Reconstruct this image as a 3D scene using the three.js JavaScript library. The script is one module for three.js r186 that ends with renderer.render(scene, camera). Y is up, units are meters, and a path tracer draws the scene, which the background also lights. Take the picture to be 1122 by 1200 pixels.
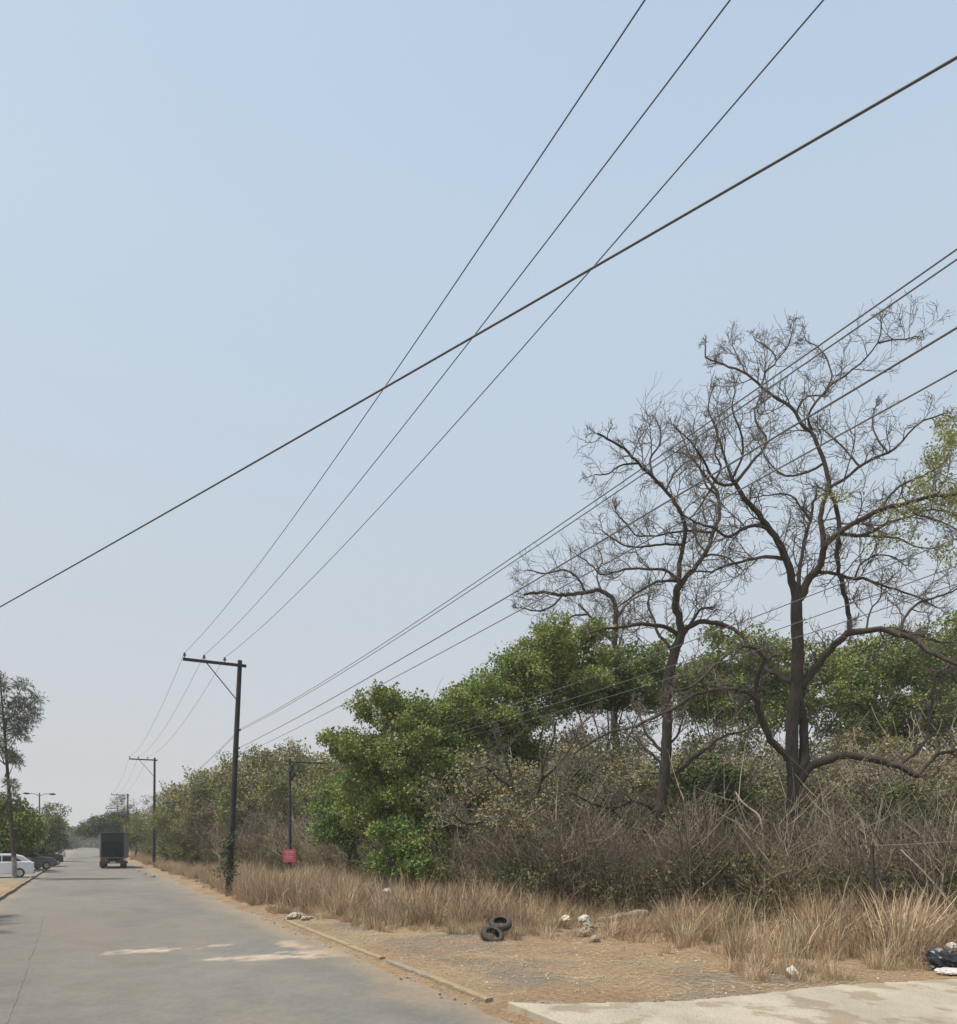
import * as THREE from 'three';
import { mergeGeometries } from 'three/addons/utils/BufferGeometryUtils.js';

// ---------------------------------------------------------------- camera
const F = 850, CX = 561, HY = 988, CAMH = 2.5;                 // focal length, principal column and horizon row in photograph pixels
const PHI = Math.atan((CX - 103) / F);                         // the road's vanishing point lies at column 103
const CO = Math.cos(PHI), SI = Math.sin(PHI);
const scene = new THREE.Scene();
const camera = new THREE.PerspectiveCamera(2 * Math.atan(HY / F) * 180 / Math.PI, 1122 / 1976, 0.1, 3000);
camera.setViewOffset(1122, 2 * HY, 0, 0, 1122, 1200);          // level camera, lens shifted upwards
camera.position.set(0, CAMH, 0);
camera.rotation.y = -PHI;                                      // x runs to the right of the road, -z along it

// ---------------------------------------------------------------- sky, sun, exposure
const sunAz = 1.9, sunEl = 1.16;                              // to the left of the camera axis, high
const fw = new THREE.Vector3(SI, 0, -CO), rt = new THREE.Vector3(CO, 0, SI);
const sunDir = new THREE.Vector3().addScaledVector(fw, Math.cos(sunAz) * Math.cos(sunEl)).addScaledVector(rt, -Math.sin(sunAz) * Math.cos(sunEl));
sunDir.y = Math.sin(sunEl);
function makeSky() {
  const W = 512, H = 256, a = new Float32Array(W * H * 4);
  const lerp = (x, y, t) => x + (y - x) * t;
  const stops = [[0, [0.635, 0.64, 0.635]], [0.06, [0.625, 0.64, 0.65]], [0.16, [0.605, 0.64, 0.68]], [0.34, [0.56, 0.635, 0.715]], [0.62, [0.505, 0.617, 0.755]], [1, [0.36, 0.50, 0.70]]];
  for (let j = 0; j < H; j++) {
    const el = ((j + 0.5) / H - 0.5) * Math.PI;
    for (let i = 0; i < W; i++) {
      const az = ((i + 0.5) / W - 0.5) * 2 * Math.PI;          // direction: x = cos(az), z = sin(az)
      const d = [Math.cos(el) * Math.cos(az), Math.sin(el), Math.cos(el) * Math.sin(az)];
      const e = Math.max(0, d[1]);
      let k = 0; while (k < stops.length - 2 && e > stops[k + 1][0]) k++;
      const t = Math.min(1, (e - stops[k][0]) / (stops[k + 1][0] - stops[k][0]));
      const c = Math.max(0, d[0] * sunDir.x + d[1] * sunDir.y + d[2] * sunDir.z);
      const g = 0.10 * c * c + 0.30 * Math.pow(c, 8);          // hazy brightening round the sun
      const o = (j * W + i) * 4;
      for (let q = 0; q < 3; q++) a[o + q] = lerp(stops[k][1][q], stops[k + 1][1][q], t) + g * [1, 0.97, 0.86][q];
      a[o + 3] = 1;
      if (d[1] < 0) for (let q = 0; q < 3; q++) a[o + q] *= Math.max(0.35, 1 + d[1] * 4);
    }
  }
  const t = new THREE.DataTexture(a, W, H, THREE.RGBAFormat, THREE.FloatType);
  t.mapping = THREE.EquirectangularReflectionMapping; t.magFilter = t.minFilter = THREE.LinearFilter; t.needsUpdate = true;
  return t;
}
scene.background = makeSky();
scene.environment = scene.background;
const sun = new THREE.DirectionalLight(new THREE.Color().setRGB(1, 0.90, 0.75), 4.8);
sun.position.copy(sunDir).multiplyScalar(150).add(new THREE.Vector3(5, 0, -30));
sun.target.position.set(5, 0, -30); scene.add(sun, sun.target);
sun.castShadow = true; sun.shadow.radius = 7; sun.shadow.mapSize.set(4096, 4096);
Object.assign(sun.shadow.camera, { left: -90, right: 90, top: 90, bottom: -90, near: 1, far: 400 });
scene.fog = new THREE.FogExp2(new THREE.Color().setRGB(0.86, 0.87, 0.88), 0.0006);
const renderer = new THREE.WebGLRenderer({ antialias: true });
renderer.setSize(957, 1024);
renderer.toneMapping = THREE.LinearToneMapping;
renderer.toneMappingExposure = 1.0;
renderer.shadowMap.enabled = true;

// ---------------------------------------------------------------- helpers
const V = (x, y, z) => new THREE.Vector3(x, y, z);
const P = (px, py, Z) => { const X = (px - CX) / F * Z; return V(CO * X + SI * Z, CAMH - (py - HY) / F * Z, SI * X - CO * Z); };   // photograph pixel at an axis depth
const G = (px, py) => P(px, py, F * CAMH / (py - HY));                                                                               // pixel on the ground
const pix = (x, y, z) => { const X = CO * x + SI * z, Z = SI * x - CO * z; return [CX + F * X / Z, HY - F * (y - CAMH) / Z, Z]; };
function rng(seed) { let s = seed >>> 0; return () => { s = (s + 0x6D2B79F5) >>> 0; let t = s; t = Math.imul(t ^ (t >>> 15), t | 1); t ^= t + Math.imul(t ^ (t >>> 7), t | 61); return ((t ^ (t >>> 14)) >>> 0) / 4294967296; }; }
const between = (r, a, b) => a + (b - a) * r();
function hash(x, y, s = 0) { let h = Math.imul(x | 0, 374761393) ^ Math.imul(y | 0, 668265263) ^ Math.imul(s + 11, 974711); h = Math.imul(h ^ (h >>> 13), 1274126177); return ((h ^ (h >>> 16)) >>> 0) / 4294967296; }
function vnoise(x, y, s = 0, per = 0) {
  const xi = Math.floor(x), yi = Math.floor(y), fx = x - xi, fy = y - yi, u = fx * fx * (3 - 2 * fx), v = fy * fy * (3 - 2 * fy);
  const m = (k) => per ? ((k % per) + per) % per : k;
  const a = hash(m(xi), m(yi), s), b = hash(m(xi + 1), m(yi), s), c = hash(m(xi), m(yi + 1), s), d = hash(m(xi + 1), m(yi + 1), s);
  return a + (b - a) * u + (c - a) * v + (a - b - c + d) * u * v;
}
function fbm(x, y, s = 0, oct = 4, per = 0) { let v = 0, a = 0.5, n = 0; for (let o = 0; o < oct; o++) { v += a * vnoise(x, y, s + o * 17, per); n += a; x *= 2; y *= 2; per *= 2; a *= 0.55; } return v / n; }
const clamp = (x, a = 0, b = 1) => Math.min(b, Math.max(a, x));
const sstep = (a, b, x) => { const t = clamp((x - a) / (b - a)); return t * t * (3 - 2 * t); };
function interp(tab, x) { if (x <= tab[0][0]) return tab[0][1]; for (let i = 1; i < tab.length; i++) if (x <= tab[i][0]) { const t = (x - tab[i - 1][0]) / (tab[i][0] - tab[i - 1][0]); return tab[i - 1][1] + t * (tab[i][1] - tab[i - 1][1]); } return tab[tab.length - 1][1]; }
const used = {};
function numbered(name) { const n = used[name] = (used[name] ?? -1) + 1; return n ? name + '_' + String(n).padStart(3, '0') : name; }
function tag(o, label, category, group, kind) { if (label) o.userData.label = label; if (category) o.userData.category = category; if (group) o.userData.group = group; if (kind) o.userData.kind = kind; return o; }
function thing(name, pos, label, category, group) { const o = new THREE.Group(); o.name = numbered(name); if (pos) o.position.copy(pos); scene.add(o); return tag(o, label, category, group); }
function copyOf(o) { const c = o.clone(); c.name = numbered(o.name.replace(/_\d{3}$/, '')); scene.add(c); return c; }
function mesh(name, geo, mat, parent) { const m = new THREE.Mesh(geo, mat); m.name = parent ? name : numbered(name); m.castShadow = m.receiveShadow = true; (parent ?? scene).add(m); return m; }
function copies(name, geo, mat, list, parent) {                // list of { m: Matrix4, c: Color }
  const im = new THREE.InstancedMesh(geo, mat, list.length); im.name = parent ? name : numbered(name); im.castShadow = im.receiveShadow = true;
  list.forEach((q, i) => { im.setMatrixAt(i, q.m); if (q.c) im.setColorAt(i, q.c); });
  im.userData.kind = 'stuff'; (parent ?? scene).add(im); return im;
}
const rgb = (r, g, b) => new THREE.Color().setRGB(r, g, b);
const mat4 = (p, q, s) => new THREE.Matrix4().compose(p, q, typeof s === 'number' ? V(s, s, s) : s);
const eul = (x, y, z) => new THREE.Quaternion().setFromEuler(new THREE.Euler(x, y, z));

class MB {                                                     // collects tubes, quads and boxes into one geometry
  constructor() { this.p = []; this.n = []; this.u = []; this.i = []; }
  tube(pts, radii, sides = 6, cap = true) {
    const N = pts.length, base = this.p.length / 3; let a = V(0, 1, 0), L = 0;
    const T = [];
    for (let k = 0; k < N; k++) T.push(pts[Math.min(N - 1, k + 1)].clone().sub(pts[Math.max(0, k - 1)]).normalize());
    if (Math.abs(T[0].y) > 0.9) a = V(1, 0, 0);
    let x = a.clone().cross(T[0]).normalize();
    for (let k = 0; k < N; k++) {
      x.addScaledVector(T[k], -x.dot(T[k])).normalize(); const y = T[k].clone().cross(x);
      if (k) L += pts[k].distanceTo(pts[k - 1]);
      const r = typeof radii === 'function' ? radii(k / (N - 1)) : radii[k];
      for (let s = 0; s <= sides; s++) {
        const th = s / sides * Math.PI * 2, c = Math.cos(th), d = Math.sin(th), nx = x.x * c + y.x * d, ny = x.y * c + y.y * d, nz = x.z * c + y.z * d;
        this.p.push(pts[k].x + nx * r, pts[k].y + ny * r, pts[k].z + nz * r); this.n.push(nx, ny, nz); this.u.push(s / sides * 0.6, L);
        if (k && s) { const w = sides + 1, q = base + k * w + s; this.i.push(q - w - 1, q - w, q, q - w - 1, q, q - 1); }
      }
    }
    if (cap) for (const e of [0, N - 1]) { const c = this.p.length / 3, n = T[e].clone().multiplyScalar(e ? 1 : -1); this.p.push(pts[e].x, pts[e].y, pts[e].z); this.n.push(n.x, n.y, n.z); this.u.push(0, L);
      for (let s = 0; s < sides; s++) { const q = base + e * (sides + 1) + s; e ? this.i.push(c, q, q + 1) : this.i.push(c, q + 1, q); } }
    return this;
  }
  tri(a, b, c) { const n = b.clone().sub(a).cross(c.clone().sub(a)).normalize(), k = this.p.length / 3; for (const v of [a, b, c]) { this.p.push(v.x, v.y, v.z); this.n.push(n.x, n.y, n.z); this.u.push(v.x, v.y); } this.i.push(k, k + 1, k + 2); return this; }
  quad(a, b, c, d) { const n = b.clone().sub(a).cross(d.clone().sub(a)).normalize(), k = this.p.length / 3; for (const v of [a, b, c, d]) { this.p.push(v.x, v.y, v.z); this.n.push(n.x, n.y, n.z); } this.u.push(0, 0, 1, 0, 1, 1, 0, 1); this.i.push(k, k + 1, k + 2, k, k + 2, k + 3); return this; }
  geo() { const g = new THREE.BufferGeometry(); g.setAttribute('position', new THREE.Float32BufferAttribute(this.p, 3)); g.setAttribute('normal', new THREE.Float32BufferAttribute(this.n, 3)); g.setAttribute('uv', new THREE.Float32BufferAttribute(this.u, 2)); g.setIndex(this.i); return g; }
  build(name, m, parent) { return mesh(name, this.geo(), m, parent); }
}
const BOX = new THREE.BoxGeometry(1, 1, 1);
function box(x0, x1, y0, y1, z0, z1) { const g = new THREE.BoxGeometry(x1 - x0, y1 - y0, z1 - z0); g.translate((x0 + x1) / 2, (y0 + y1) / 2, (z0 + z1) / 2); return g; }

// ---------------------------------------------------------------- textures and materials
function noiseTex(n, fn, srgb = false) {                       // fn(u, v) -> [r, g, b] 0..1
  const a = new Uint8Array(n * n * 4);
  for (let j = 0; j < n; j++) for (let i = 0; i < n; i++) { const c = fn(i / n, j / n), o = (j * n + i) * 4; for (let q = 0; q < 3; q++) a[o + q] = clamp(c[q]) * 255; a[o + 3] = 255; }
  const t = new THREE.DataTexture(a, n, n); t.wrapS = t.wrapT = THREE.RepeatWrapping; t.magFilter = THREE.LinearFilter; t.minFilter = THREE.LinearMipmapLinearFilter; t.generateMipmaps = true;
  if (srgb) t.colorSpace = THREE.SRGBColorSpace; t.needsUpdate = true; return t;
}
const grain = noiseTex(512, (u, v) => { const c = 0.62 + 0.30 * (fbm(u * 24, v * 24, 3, 5, 24) - 0.5) * 2 + 0.16 * (hash(u * 512, v * 512, 5) - 0.5); return [c, c * 0.99, c * 0.98]; });
const grainBump = noiseTex(512, (u, v) => { const c = 0.5 + (fbm(u * 32, v * 32, 9, 5, 32) - 0.5) * 1.4; return [c, c, c]; });
const asphalt = noiseTex(512, (u, v) => { const h = hash(u * 512, v * 512, 8), s = fbm(u * 16, v * 16, 21, 4, 16); const c = 0.70 + 0.22 * (s - 0.5) + (h > 0.9 ? 0.16 : h < 0.1 ? -0.14 : 0.07 * (h - 0.5)); return [c, c, c * 0.99]; });
const barkTex = noiseTex(256, (u, v) => { const c = 0.60 + 0.75 * (fbm(u * 16, v * 4, 31, 4, 4) - 0.5) + 0.2 * (fbm(u * 8, v * 8, 33, 3, 8) - 0.5); return [c, c * 0.98, c * 0.95]; });
const rep = (t, x, y) => { const c = t.clone(); c.repeat.set(x, y ?? x); c.needsUpdate = true; return c; };
const std = (c, o = {}) => new THREE.MeshStandardMaterial({ color: c, roughness: 0.9, ...o });
const M = {
  bark: std(rgb(0.098, 0.08, 0.066), { map: rep(barkTex, 2, 1), bumpMap: rep(barkTex, 2, 1), bumpScale: 0.02 }),
  barkGrey: std(rgb(0.13, 0.11, 0.088), { map: rep(barkTex, 2, 1), bumpMap: rep(barkTex, 2, 1), bumpScale: 0.012 }),
  twig: std(rgb(0.125, 0.108, 0.09)),
  scrub: std(rgb(0.31, 0.275, 0.215)),
  deadWood: std(rgb(0.38, 0.32, 0.24), { map: rep(barkTex, 2, 1) }),
  whitewash: std(rgb(0.42, 0.38, 0.38), { map: rep(barkTex, 2, 1) }),
  leaf: new THREE.MeshPhysicalMaterial({ color: rgb(1, 1, 1), roughness: 0.75, transmission: 0.3, thickness: 0, side: THREE.DoubleSide }),
  leafFar: std(rgb(1, 1, 1), { side: THREE.DoubleSide }),
  straw: std(rgb(1, 1, 1), { side: THREE.DoubleSide, roughness: 0.8 }),
  blades: std(rgb(1, 1, 1), { side: THREE.DoubleSide, roughness: 0.8, vertexColors: true }),
  pole: std(rgb(0.055, 0.058, 0.062), { map: rep(barkTex, 1, 0.5), roughness: 0.85 }),
  poleLight: std(rgb(0.09, 0.085, 0.075), { map: rep(barkTex, 1, 0.5) }),
  wire: std(rgb(0.07, 0.076, 0.088), { roughness: 0.6 }),
  wireGrey: std(rgb(0.11, 0.115, 0.125), { roughness: 0.6 }),
  porcelain: std(rgb(0.10, 0.09, 0.085), { roughness: 0.35 }),
  rubber: std(rgb(0.085, 0.08, 0.072), { roughness: 0.85, map: grain }),
  concrete: std(rgb(0.50, 0.455, 0.375), { map: rep(grain, 1), bumpMap: rep(grainBump, 1), bumpScale: 0.02 }),
  kerb: std(rgb(0.50, 0.40, 0.25), { map: rep(grain, 2), bumpMap: rep(grainBump, 2), bumpScale: 0.015 }),
  kerbGrey: std(rgb(0.44, 0.37, 0.28), { map: rep(grain, 2), bumpMap: rep(grainBump, 2), bumpScale: 0.015 }),
  whitePlastic: std(rgb(0.50, 0.485, 0.45), { roughness: 0.5 }),
  blackPlastic: std(rgb(0.022, 0.027, 0.036), { roughness: 0.35 }),
  stone: std(rgb(0.42, 0.365, 0.29), { map: grain }),
  red: std(rgb(0.55, 0.06, 0.09), { roughness: 0.6 }),
  sky: null,
};

// ---------------------------------------------------------------- ground, road, verges
function sheet(name, xs, zs, fn, mat, parent, uvScale = 1) {   // fn(x, z) -> [x, y, colour]
  const p = [], c = [], u = [], idx = [];
  for (const z of zs) for (let i = 0; i < xs.length; i++) { const q = fn(xs[i], z, i); p.push(q[0], q[1], z); c.push(...q[2]); u.push(q[0] / uvScale, -z / uvScale); }
  const w = xs.length;
  for (let j = 1; j < zs.length; j++) for (let i = 1; i < w; i++) { const a = (j - 1) * w + i - 1; idx.push(a, a + 1, a + w + 1, a, a + w + 1, a + w); }
  const g = new THREE.BufferGeometry(); g.setAttribute('position', new THREE.Float32BufferAttribute(p, 3)); g.setAttribute('color', new THREE.Float32BufferAttribute(c, 3)); g.setAttribute('uv', new THREE.Float32BufferAttribute(u, 2)); g.setIndex(idx); g.computeVertexNormals();
  const m = mesh(name, g, mat, parent); return m;
}
const range = (a, b, n) => Array.from({ length: n + 1 }, (_, i) => a + (b - a) * i / n);
const mixc = (a, b, t) => a.map((x, i) => x + (b[i] - x) * t);
{
  const g = new THREE.PlaneGeometry(2400, 2400, 1, 1); g.rotateX(-Math.PI / 2); g.translate(0, -0.06, 0);
  const uv = g.attributes.uv; for (let i = 0; i < uv.count; i++) uv.setXY(i, uv.getX(i) * 800, uv.getY(i) * 800);
  tag(mesh('ground', g, std(rgb(0.42, 0.33, 0.22), { map: grain })), 'dry brown earth stretching out beneath the scrub and trees', 'ground', null, 'structure');
}
const roadEdge = 5.25;
const zsNear = [...range(8, -44, 420), ...range(-45, -130, 170), ...range(-133, -700, 120)];
const patches = [[165, 1115, 0.85, 0.5], [305, 1122, 1.25, 0.5], [370, 1117, 0.8, 0.75], [345, 1107, 0.4, 0.9], [258, 1108, 0.5, 0.3]].map(([px, py, rx, rz]) => { const g = G(px, py); return [g.x, g.z, rx, rz]; });
{
  const base = [0.232, 0.217, 0.195];
  const road = sheet('road', range(-3.55, 5.75, 92), zsNear, (x, z) => {
    let c = base, k = 0.93 + 0.46 * (fbm(x * 0.35, z * 0.12, 41, 4) - 0.5) + 0.34 * (fbm(x * 1.7, z * 1.7, 43, 4) - 0.5);
    c = c.map((q) => q * k);
    c = mixc(c, [0.232, 0.205, 0.172], sstep(0.45, 0.72, fbm(x * 0.5 + 4, z * 0.2, 47, 4)) * 0.6);
    c = mixc(c, [0.165, 0.165, 0.165], sstep(0.60, 0.68, fbm(x * 0.55, z * 0.28, 57, 4)) * 0.35);
    for (const [cx, cz, rx, rz] of patches) {                   // trails of pale plaster dust
      const d = Math.hypot((x - cx) / rx, (z - cz) / rz), n = fbm(x * 2.6, z * 3.4, 51, 4);
      c = mixc(c, [0.68, 0.53, 0.42], clamp(sstep(1.1, 0.3, d + (n - 0.5) * 1.9)) * 0.85 * (0.6 + 0.4 * fbm(x * 8, z * 8, 53, 3)));
    }
    const e = sstep(1.3, 0, roadEdge - x + (fbm(x * 1.2, z * 0.8, 55, 4) - 0.5) * 1.6);   // sand washed over the edge
    c = mixc(c, [0.37, 0.285, 0.195], e * 0.7);
    const e2 = sstep(0.9, 0, x + 3.4 + (fbm(x * 1.2, z * 0.8, 56, 4) - 0.5) * 1.2); c = mixc(c, [0.37, 0.29, 0.21], e2 * 0.6);
    return [x, 0.012 * (fbm(x * 0.4, z * 0.25, 61, 3) - 0.5), c];
  }, std(rgb(1, 1, 1), { vertexColors: true, map: rep(asphalt, 0.8), bumpMap: rep(asphalt, 0.8), bumpScale: 0.006, roughness: 0.88 }));
  tag(road, 'worn grey asphalt road running away to the horizon', 'road', null, 'structure');
  for (const [pts, w] of [[[[8, 1200], [22, 1165], [33, 1130], [44, 1098], [52, 1072]], 0.022]]) {
    const c = new THREE.CatmullRomCurve3(pts.map(([a, b]) => G(a, b))).getPoints(60), b = new MB();
    c.forEach((q, i) => { q.x += 0.09 * (fbm(i * 0.5, 1, 63, 3) - 0.5); q.y = 0.0085; });
    for (let i = 1; i < c.length; i++) { const ww = w * (0.4 + fbm(i * 0.6, 2, 64, 2)); b.quad(V(c[i - 1].x - ww / 2, c[i - 1].y, c[i - 1].z), V(c[i - 1].x + ww / 2, c[i - 1].y, c[i - 1].z), V(c[i].x + ww / 2, c[i].y, c[i].z), V(c[i].x - ww / 2, c[i].y, c[i].z)); }
    b.build('road_crack', std(rgb(0.16, 0.15, 0.14)), road);
  }
}
const grassFront = [[300, 1060], [330, 1078], [400, 1090], [480, 1096], [560, 1100], [640, 1103], [700, 1115], [760, 1130], [830, 1140], [900, 1149], [960, 1157], [1040, 1150], [1080, 1147], [1122, 1138], [1400, 1120]];
function groundY(x, z) {                                        // relief of the right-hand verge
  const e = x - 5.2; if (e < 0) return 0.012;
  return 0.014 + 0.05 * sstep(0, 0.6, e) + 0.10 * (fbm(x * 0.35, z * 0.35, 71, 3) - 0.45) * sstep(0.3, 2.5, e) + 0.045 * (fbm(x * 1.6, z * 1.6, 73, 3) - 0.5) * sstep(0.1, 0.8, e);
}
{
  const zs = [...range(8, -40, 400), ...range(-40.4, -140, 250), ...range(-142, -420, 100)];
  const xs = [...range(0, 8, 64), ...range(8.2, 22, 70), ...range(22.8, 60, 40)];
  const verge = sheet('verge', xs, zs, (t, z) => {
    const edge = 5.15 + 0.55 * (fbm(z * 0.7, 3, 81, 4) - 0.5) - 0.16 * sstep(-24, -34, z), x = edge + t;
    const n1 = fbm(x * 0.45, z * 0.45, 83, 4), n2 = fbm(x * 1.5, z * 1.5, 85, 4);
    let c = mixc([0.37, 0.25, 0.14], [0.42, 0.315, 0.195], sstep(0.35, 0.65, n1));
    c = mixc(c, [0.24, 0.215, 0.18], sstep(0.48, 0.62, fbm(x * 0.30 + 9, z * 0.5, 87, 4)) * sstep(0.7, 1.6, t) * sstep(8.5, 5.5, t) * 0.8);   // grey gravel patches
    c = mixc(c, [0.52, 0.46, 0.37], sstep(0.66, 0.76, fbm(x * 0.8, z * 1.3, 89, 4)) * sstep(8, 5, t) * 0.7);
    c = mixc(c, [0.44, 0.29, 0.17], sstep(0.5, 0.75, fbm(x * 0.25, z * 0.4, 91, 3)) * 0.6);
    c = c.map((q) => q * (0.86 + 0.34 * n2));
    return [x, t < 0.02 ? -0.01 : groundY(x, z) + 0.004, c];
  }, std(rgb(1, 1, 1), { vertexColors: true, map: rep(grain, 0.7), bumpMap: rep(grainBump, 1.1), bumpScale: 0.03 }));
  tag(verge, 'bare sandy dirt verge with grey gravel patches beside the road', 'verge', null, 'structure');
  const left = sheet('verge', [...range(0, 4, 26), ...range(4.4, 40, 30)], [...range(-12, -80, 240), ...range(-81, -420, 140)], (t, z) => {
    const x = -3.35 - 0.35 * (fbm(z * 0.7, 5, 95, 4) - 0.5) - t, n = fbm(x * 0.8, z * 0.5, 97, 4);
    let c = mixc([0.36, 0.25, 0.14], [0.42, 0.34, 0.20], sstep(0.3, 0.7, n)); c = mixc(c, [0.30, 0.29, 0.27], sstep(-52, -57, z) * 0.8);
    return [x, t < 0.02 ? -0.01 : 0.02 + 0.10 * sstep(0.05, 0.35, t), c];
  }, std(rgb(1, 1, 1), { vertexColors: true, map: rep(grain, 0.7) }));
  tag(left, 'strip of ochre earth on the parking side of the road', 'verge', null, 'structure');
}
// concrete apron in the near right corner
{
  const edge = [[597, 1186], [640, 1188], [700, 1187], [770, 1186], [830, 1182], [890, 1176], [950, 1168], [1010, 1163], [1060, 1161], [1122, 1157], [1300, 1150]].map(([a, b]) => G(a, b));
  const sh = new THREE.Shape(), r = rng(3); const pts = new THREE.CatmullRomCurve3(edge).getPoints(90);
  pts.forEach((q, i) => { const j = (fbm(i * 0.9, 0, 101, 3) - 0.5) * 0.16; i ? sh.lineTo(q.x + j * 0.3, q.z + j) : sh.moveTo(q.x, q.z); });
  const last = pts[pts.length - 1]; sh.lineTo(last.x + 2, 6); sh.lineTo(5.3, 6); sh.lineTo(5.45, -6); sh.lineTo(edge[0].x, edge[0].z);
  const g = new THREE.ExtrudeGeometry(sh, { depth: 0.11, bevelEnabled: true, bevelSize: 0.015, bevelThickness: 0.015, bevelSegments: 2 }); g.rotateX(Math.PI / 2); g.translate(0, 0.135, 0);
  const uv = g.attributes.uv, p = g.attributes.position; const cols = [];
  for (let i = 0; i < uv.count; i++) { uv.setXY(i, p.getX(i), p.getZ(i)); }
  tag(mesh('concrete_apron', g, std(rgb(1, 1, 1), {
    map: (() => { const t = noiseTex(1024, (u, v) => { const n = fbm(u * 16, v * 16, 103, 6, 16), s = fbm(u * 22, v * 22, 107, 5, 22); const k = 0.86 + 0.5 * (n - 0.5) + 0.10 * (hash(u * 1024, v * 1024, 9) - 0.5); const d = sstep(0.55, 0.66, s) * 0.4; return mixc([0.43 * k, 0.385 * k, 0.305 * k], [0.24, 0.185, 0.125], d * 1.7); }); t.repeat.set(0.085, 0.085); t.rotation = 0.4; return t; })(),
    bumpMap: rep(grainBump, 0.8), bumpScale: 0.02 })), 'cream concrete apron with a broken edge beside the dirt', 'pavement', null, 'structure');
}
// kerb
{
  const k = new THREE.Group(); k.name = 'kerb'; scene.add(k); tag(k, 'low yellowish kerb of worn concrete blocks along the dirt', 'kerb', null, 'structure');
  const r = rng(5), z0 = G(575, 1178).z, z1 = G(340, 1085).z; let z = z0 - 0.02, split = false;
  while (z > z1) {
    const L = between(r, 1.7, 2.3), gap = !split && z < z0 - 3.6;
    if (gap) { split = true; z -= 0.45; }
    {
      const sh = new THREE.Shape(); const w = 0.065, h = between(r, 0.09, 0.11); sh.moveTo(-w, -0.06); sh.lineTo(-w, h - 0.03); sh.quadraticCurveTo(-w, h, -w + 0.03, h + 0.005); sh.lineTo(w - 0.03, h); sh.quadraticCurveTo(w, h, w, h - 0.03); sh.lineTo(w, -0.06);
      const g = new THREE.ExtrudeGeometry(sh, { depth: L - 0.014, steps: 14, bevelEnabled: true, bevelSize: 0.006, bevelThickness: 0.008, bevelSegments: 1 });
      const p = g.attributes.position; for (let i = 0; i < p.count; i++) { const a = p.getX(i), b = p.getY(i), c = p.getZ(i); const n = (fbm(c * 5 + z * 3, a * 9, 111, 3) - 0.5) * 0.035; p.setXYZ(i, a + n, b + (b > 0.05 ? n : 0), c); } g.computeVertexNormals();
      const m = mesh('kerb_block', g, r() < 0.75 ? M.kerb : M.kerbGrey, k); m.position.set(5.48 + between(r, -0.02, 0.02), 0.0, z - L); m.rotation.y = between(r, -0.012, 0.012); m.rotation.z = between(r, -0.04, 0.04);
    }
    z -= L;
  }
  const k2 = new THREE.Group(); k2.name = 'kerb_001'; scene.add(k2); tag(k2, 'low tan kerb of concrete blocks below the parked cars', 'kerb', null, 'structure');
  for (let q = -24; q > -120; q -= 1.5) { const m = mesh('kerb_block', box(-0.08, 0.08, -0.05, 0.135, -0.735, 0.735), r() < 0.6 ? M.kerbGrey : M.kerb, k2); m.position.set(-3.42 + between(r, -0.03, 0.03), 0, q); m.rotation.y = between(r, -0.02, 0.02); }
}

// ---------------------------------------------------------------- utility poles and wires
const poleSpots = [];
function bendPole(base, top, n = 8) { return range(0, 1, n).map((t) => base.clone().lerp(top, t)); }
function utilityPole(base, top, label, group, armLen = 2.55, armTilt = 0.0) {
  const t = thing('utility_pole', base, label, 'utility pole', group), tp = top.clone().sub(base), H = tp.y;
  new MB().tube(bendPole(V(0, -0.3, 0), tp), (s) => 0.165 - 0.06 * s, 14).build('shaft', M.pole, t);
  const y = H - 0.28, ax = tp.x * (y / H), az = tp.z * (y / H);
  const arm = mesh('crossarm', box(-armLen, 0.28, -0.065, 0.065, -0.055, 0.055), M.pole, t); arm.position.set(ax, y, az + 0.17); arm.rotation.z = armTilt;
  new MB().tube([V(ax - 1.55, y - 0.06, az + 0.17), V(ax - 0.1, y - 1.75, az + 0.12)], () => 0.025, 6).build('brace', M.pole, t);
  const pins = [];
  for (const q of [-armLen + 0.07, -armLen * 0.64, -armLen * 0.28]) {
    const b = new MB(); const p0 = V(ax + q, y + Math.sin(armTilt) * q + 0.06, az + 0.17);
    b.tube([p0, p0.clone().add(V(0, 0.07, 0)), p0.clone().add(V(0, 0.08, 0)), p0.clone().add(V(0, 0.14, 0)), p0.clone().add(V(0, 0.2, 0)), p0.clone().add(V(0, 0.24, 0))], [0.02, 0.02, 0.06, 0.075, 0.045, 0.05], 10);
    b.build('insulator', M.porcelain, t); pins.push(base.clone().add(p0).add(V(0, 0.24, 0)));
  }
  for (const h of [8.03, 7.15, 6.75]) { const q = V(tp.x * h / H + 0.15, h, tp.z * h / H); mesh('cable_clamp', box(-0.07, 0.05, -0.05, 0.04, -0.03, 0.03), M.wire, t).position.copy(q); new MB().tube([q.clone().add(V(-0.15, 0.03, -0.14)), q.clone().add(V(-0.15, 0.03, 0.14))], () => 0.02, 6).build('bolt', M.wire, t); }
  poleSpots.push({ base, tp, pins, at: (h) => base.clone().addScaledVector(tp, h / H) });
  return t;
}
const gp = (px, Z) => { const q = P(px, HY, Z); q.y = 0; return q; };
const lead = 'utility poles along the roadside';
const p1 = gp(268, 35.4);
const p0 = V(p1.x + 0.16, 0, p1.z + 50.5);
utilityPole(p0, p0.clone().add(V(0.1, 11.0, 0)), 'dark utility pole with a crossarm behind the concrete apron', lead, 1.75);
{ const top = P(281.5, 774, 35.4); utilityPole(p1, top, 'tall dark leaning utility pole with one-sided crossarm standing in the dry grass', lead, 2.6, 0.0); }
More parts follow.
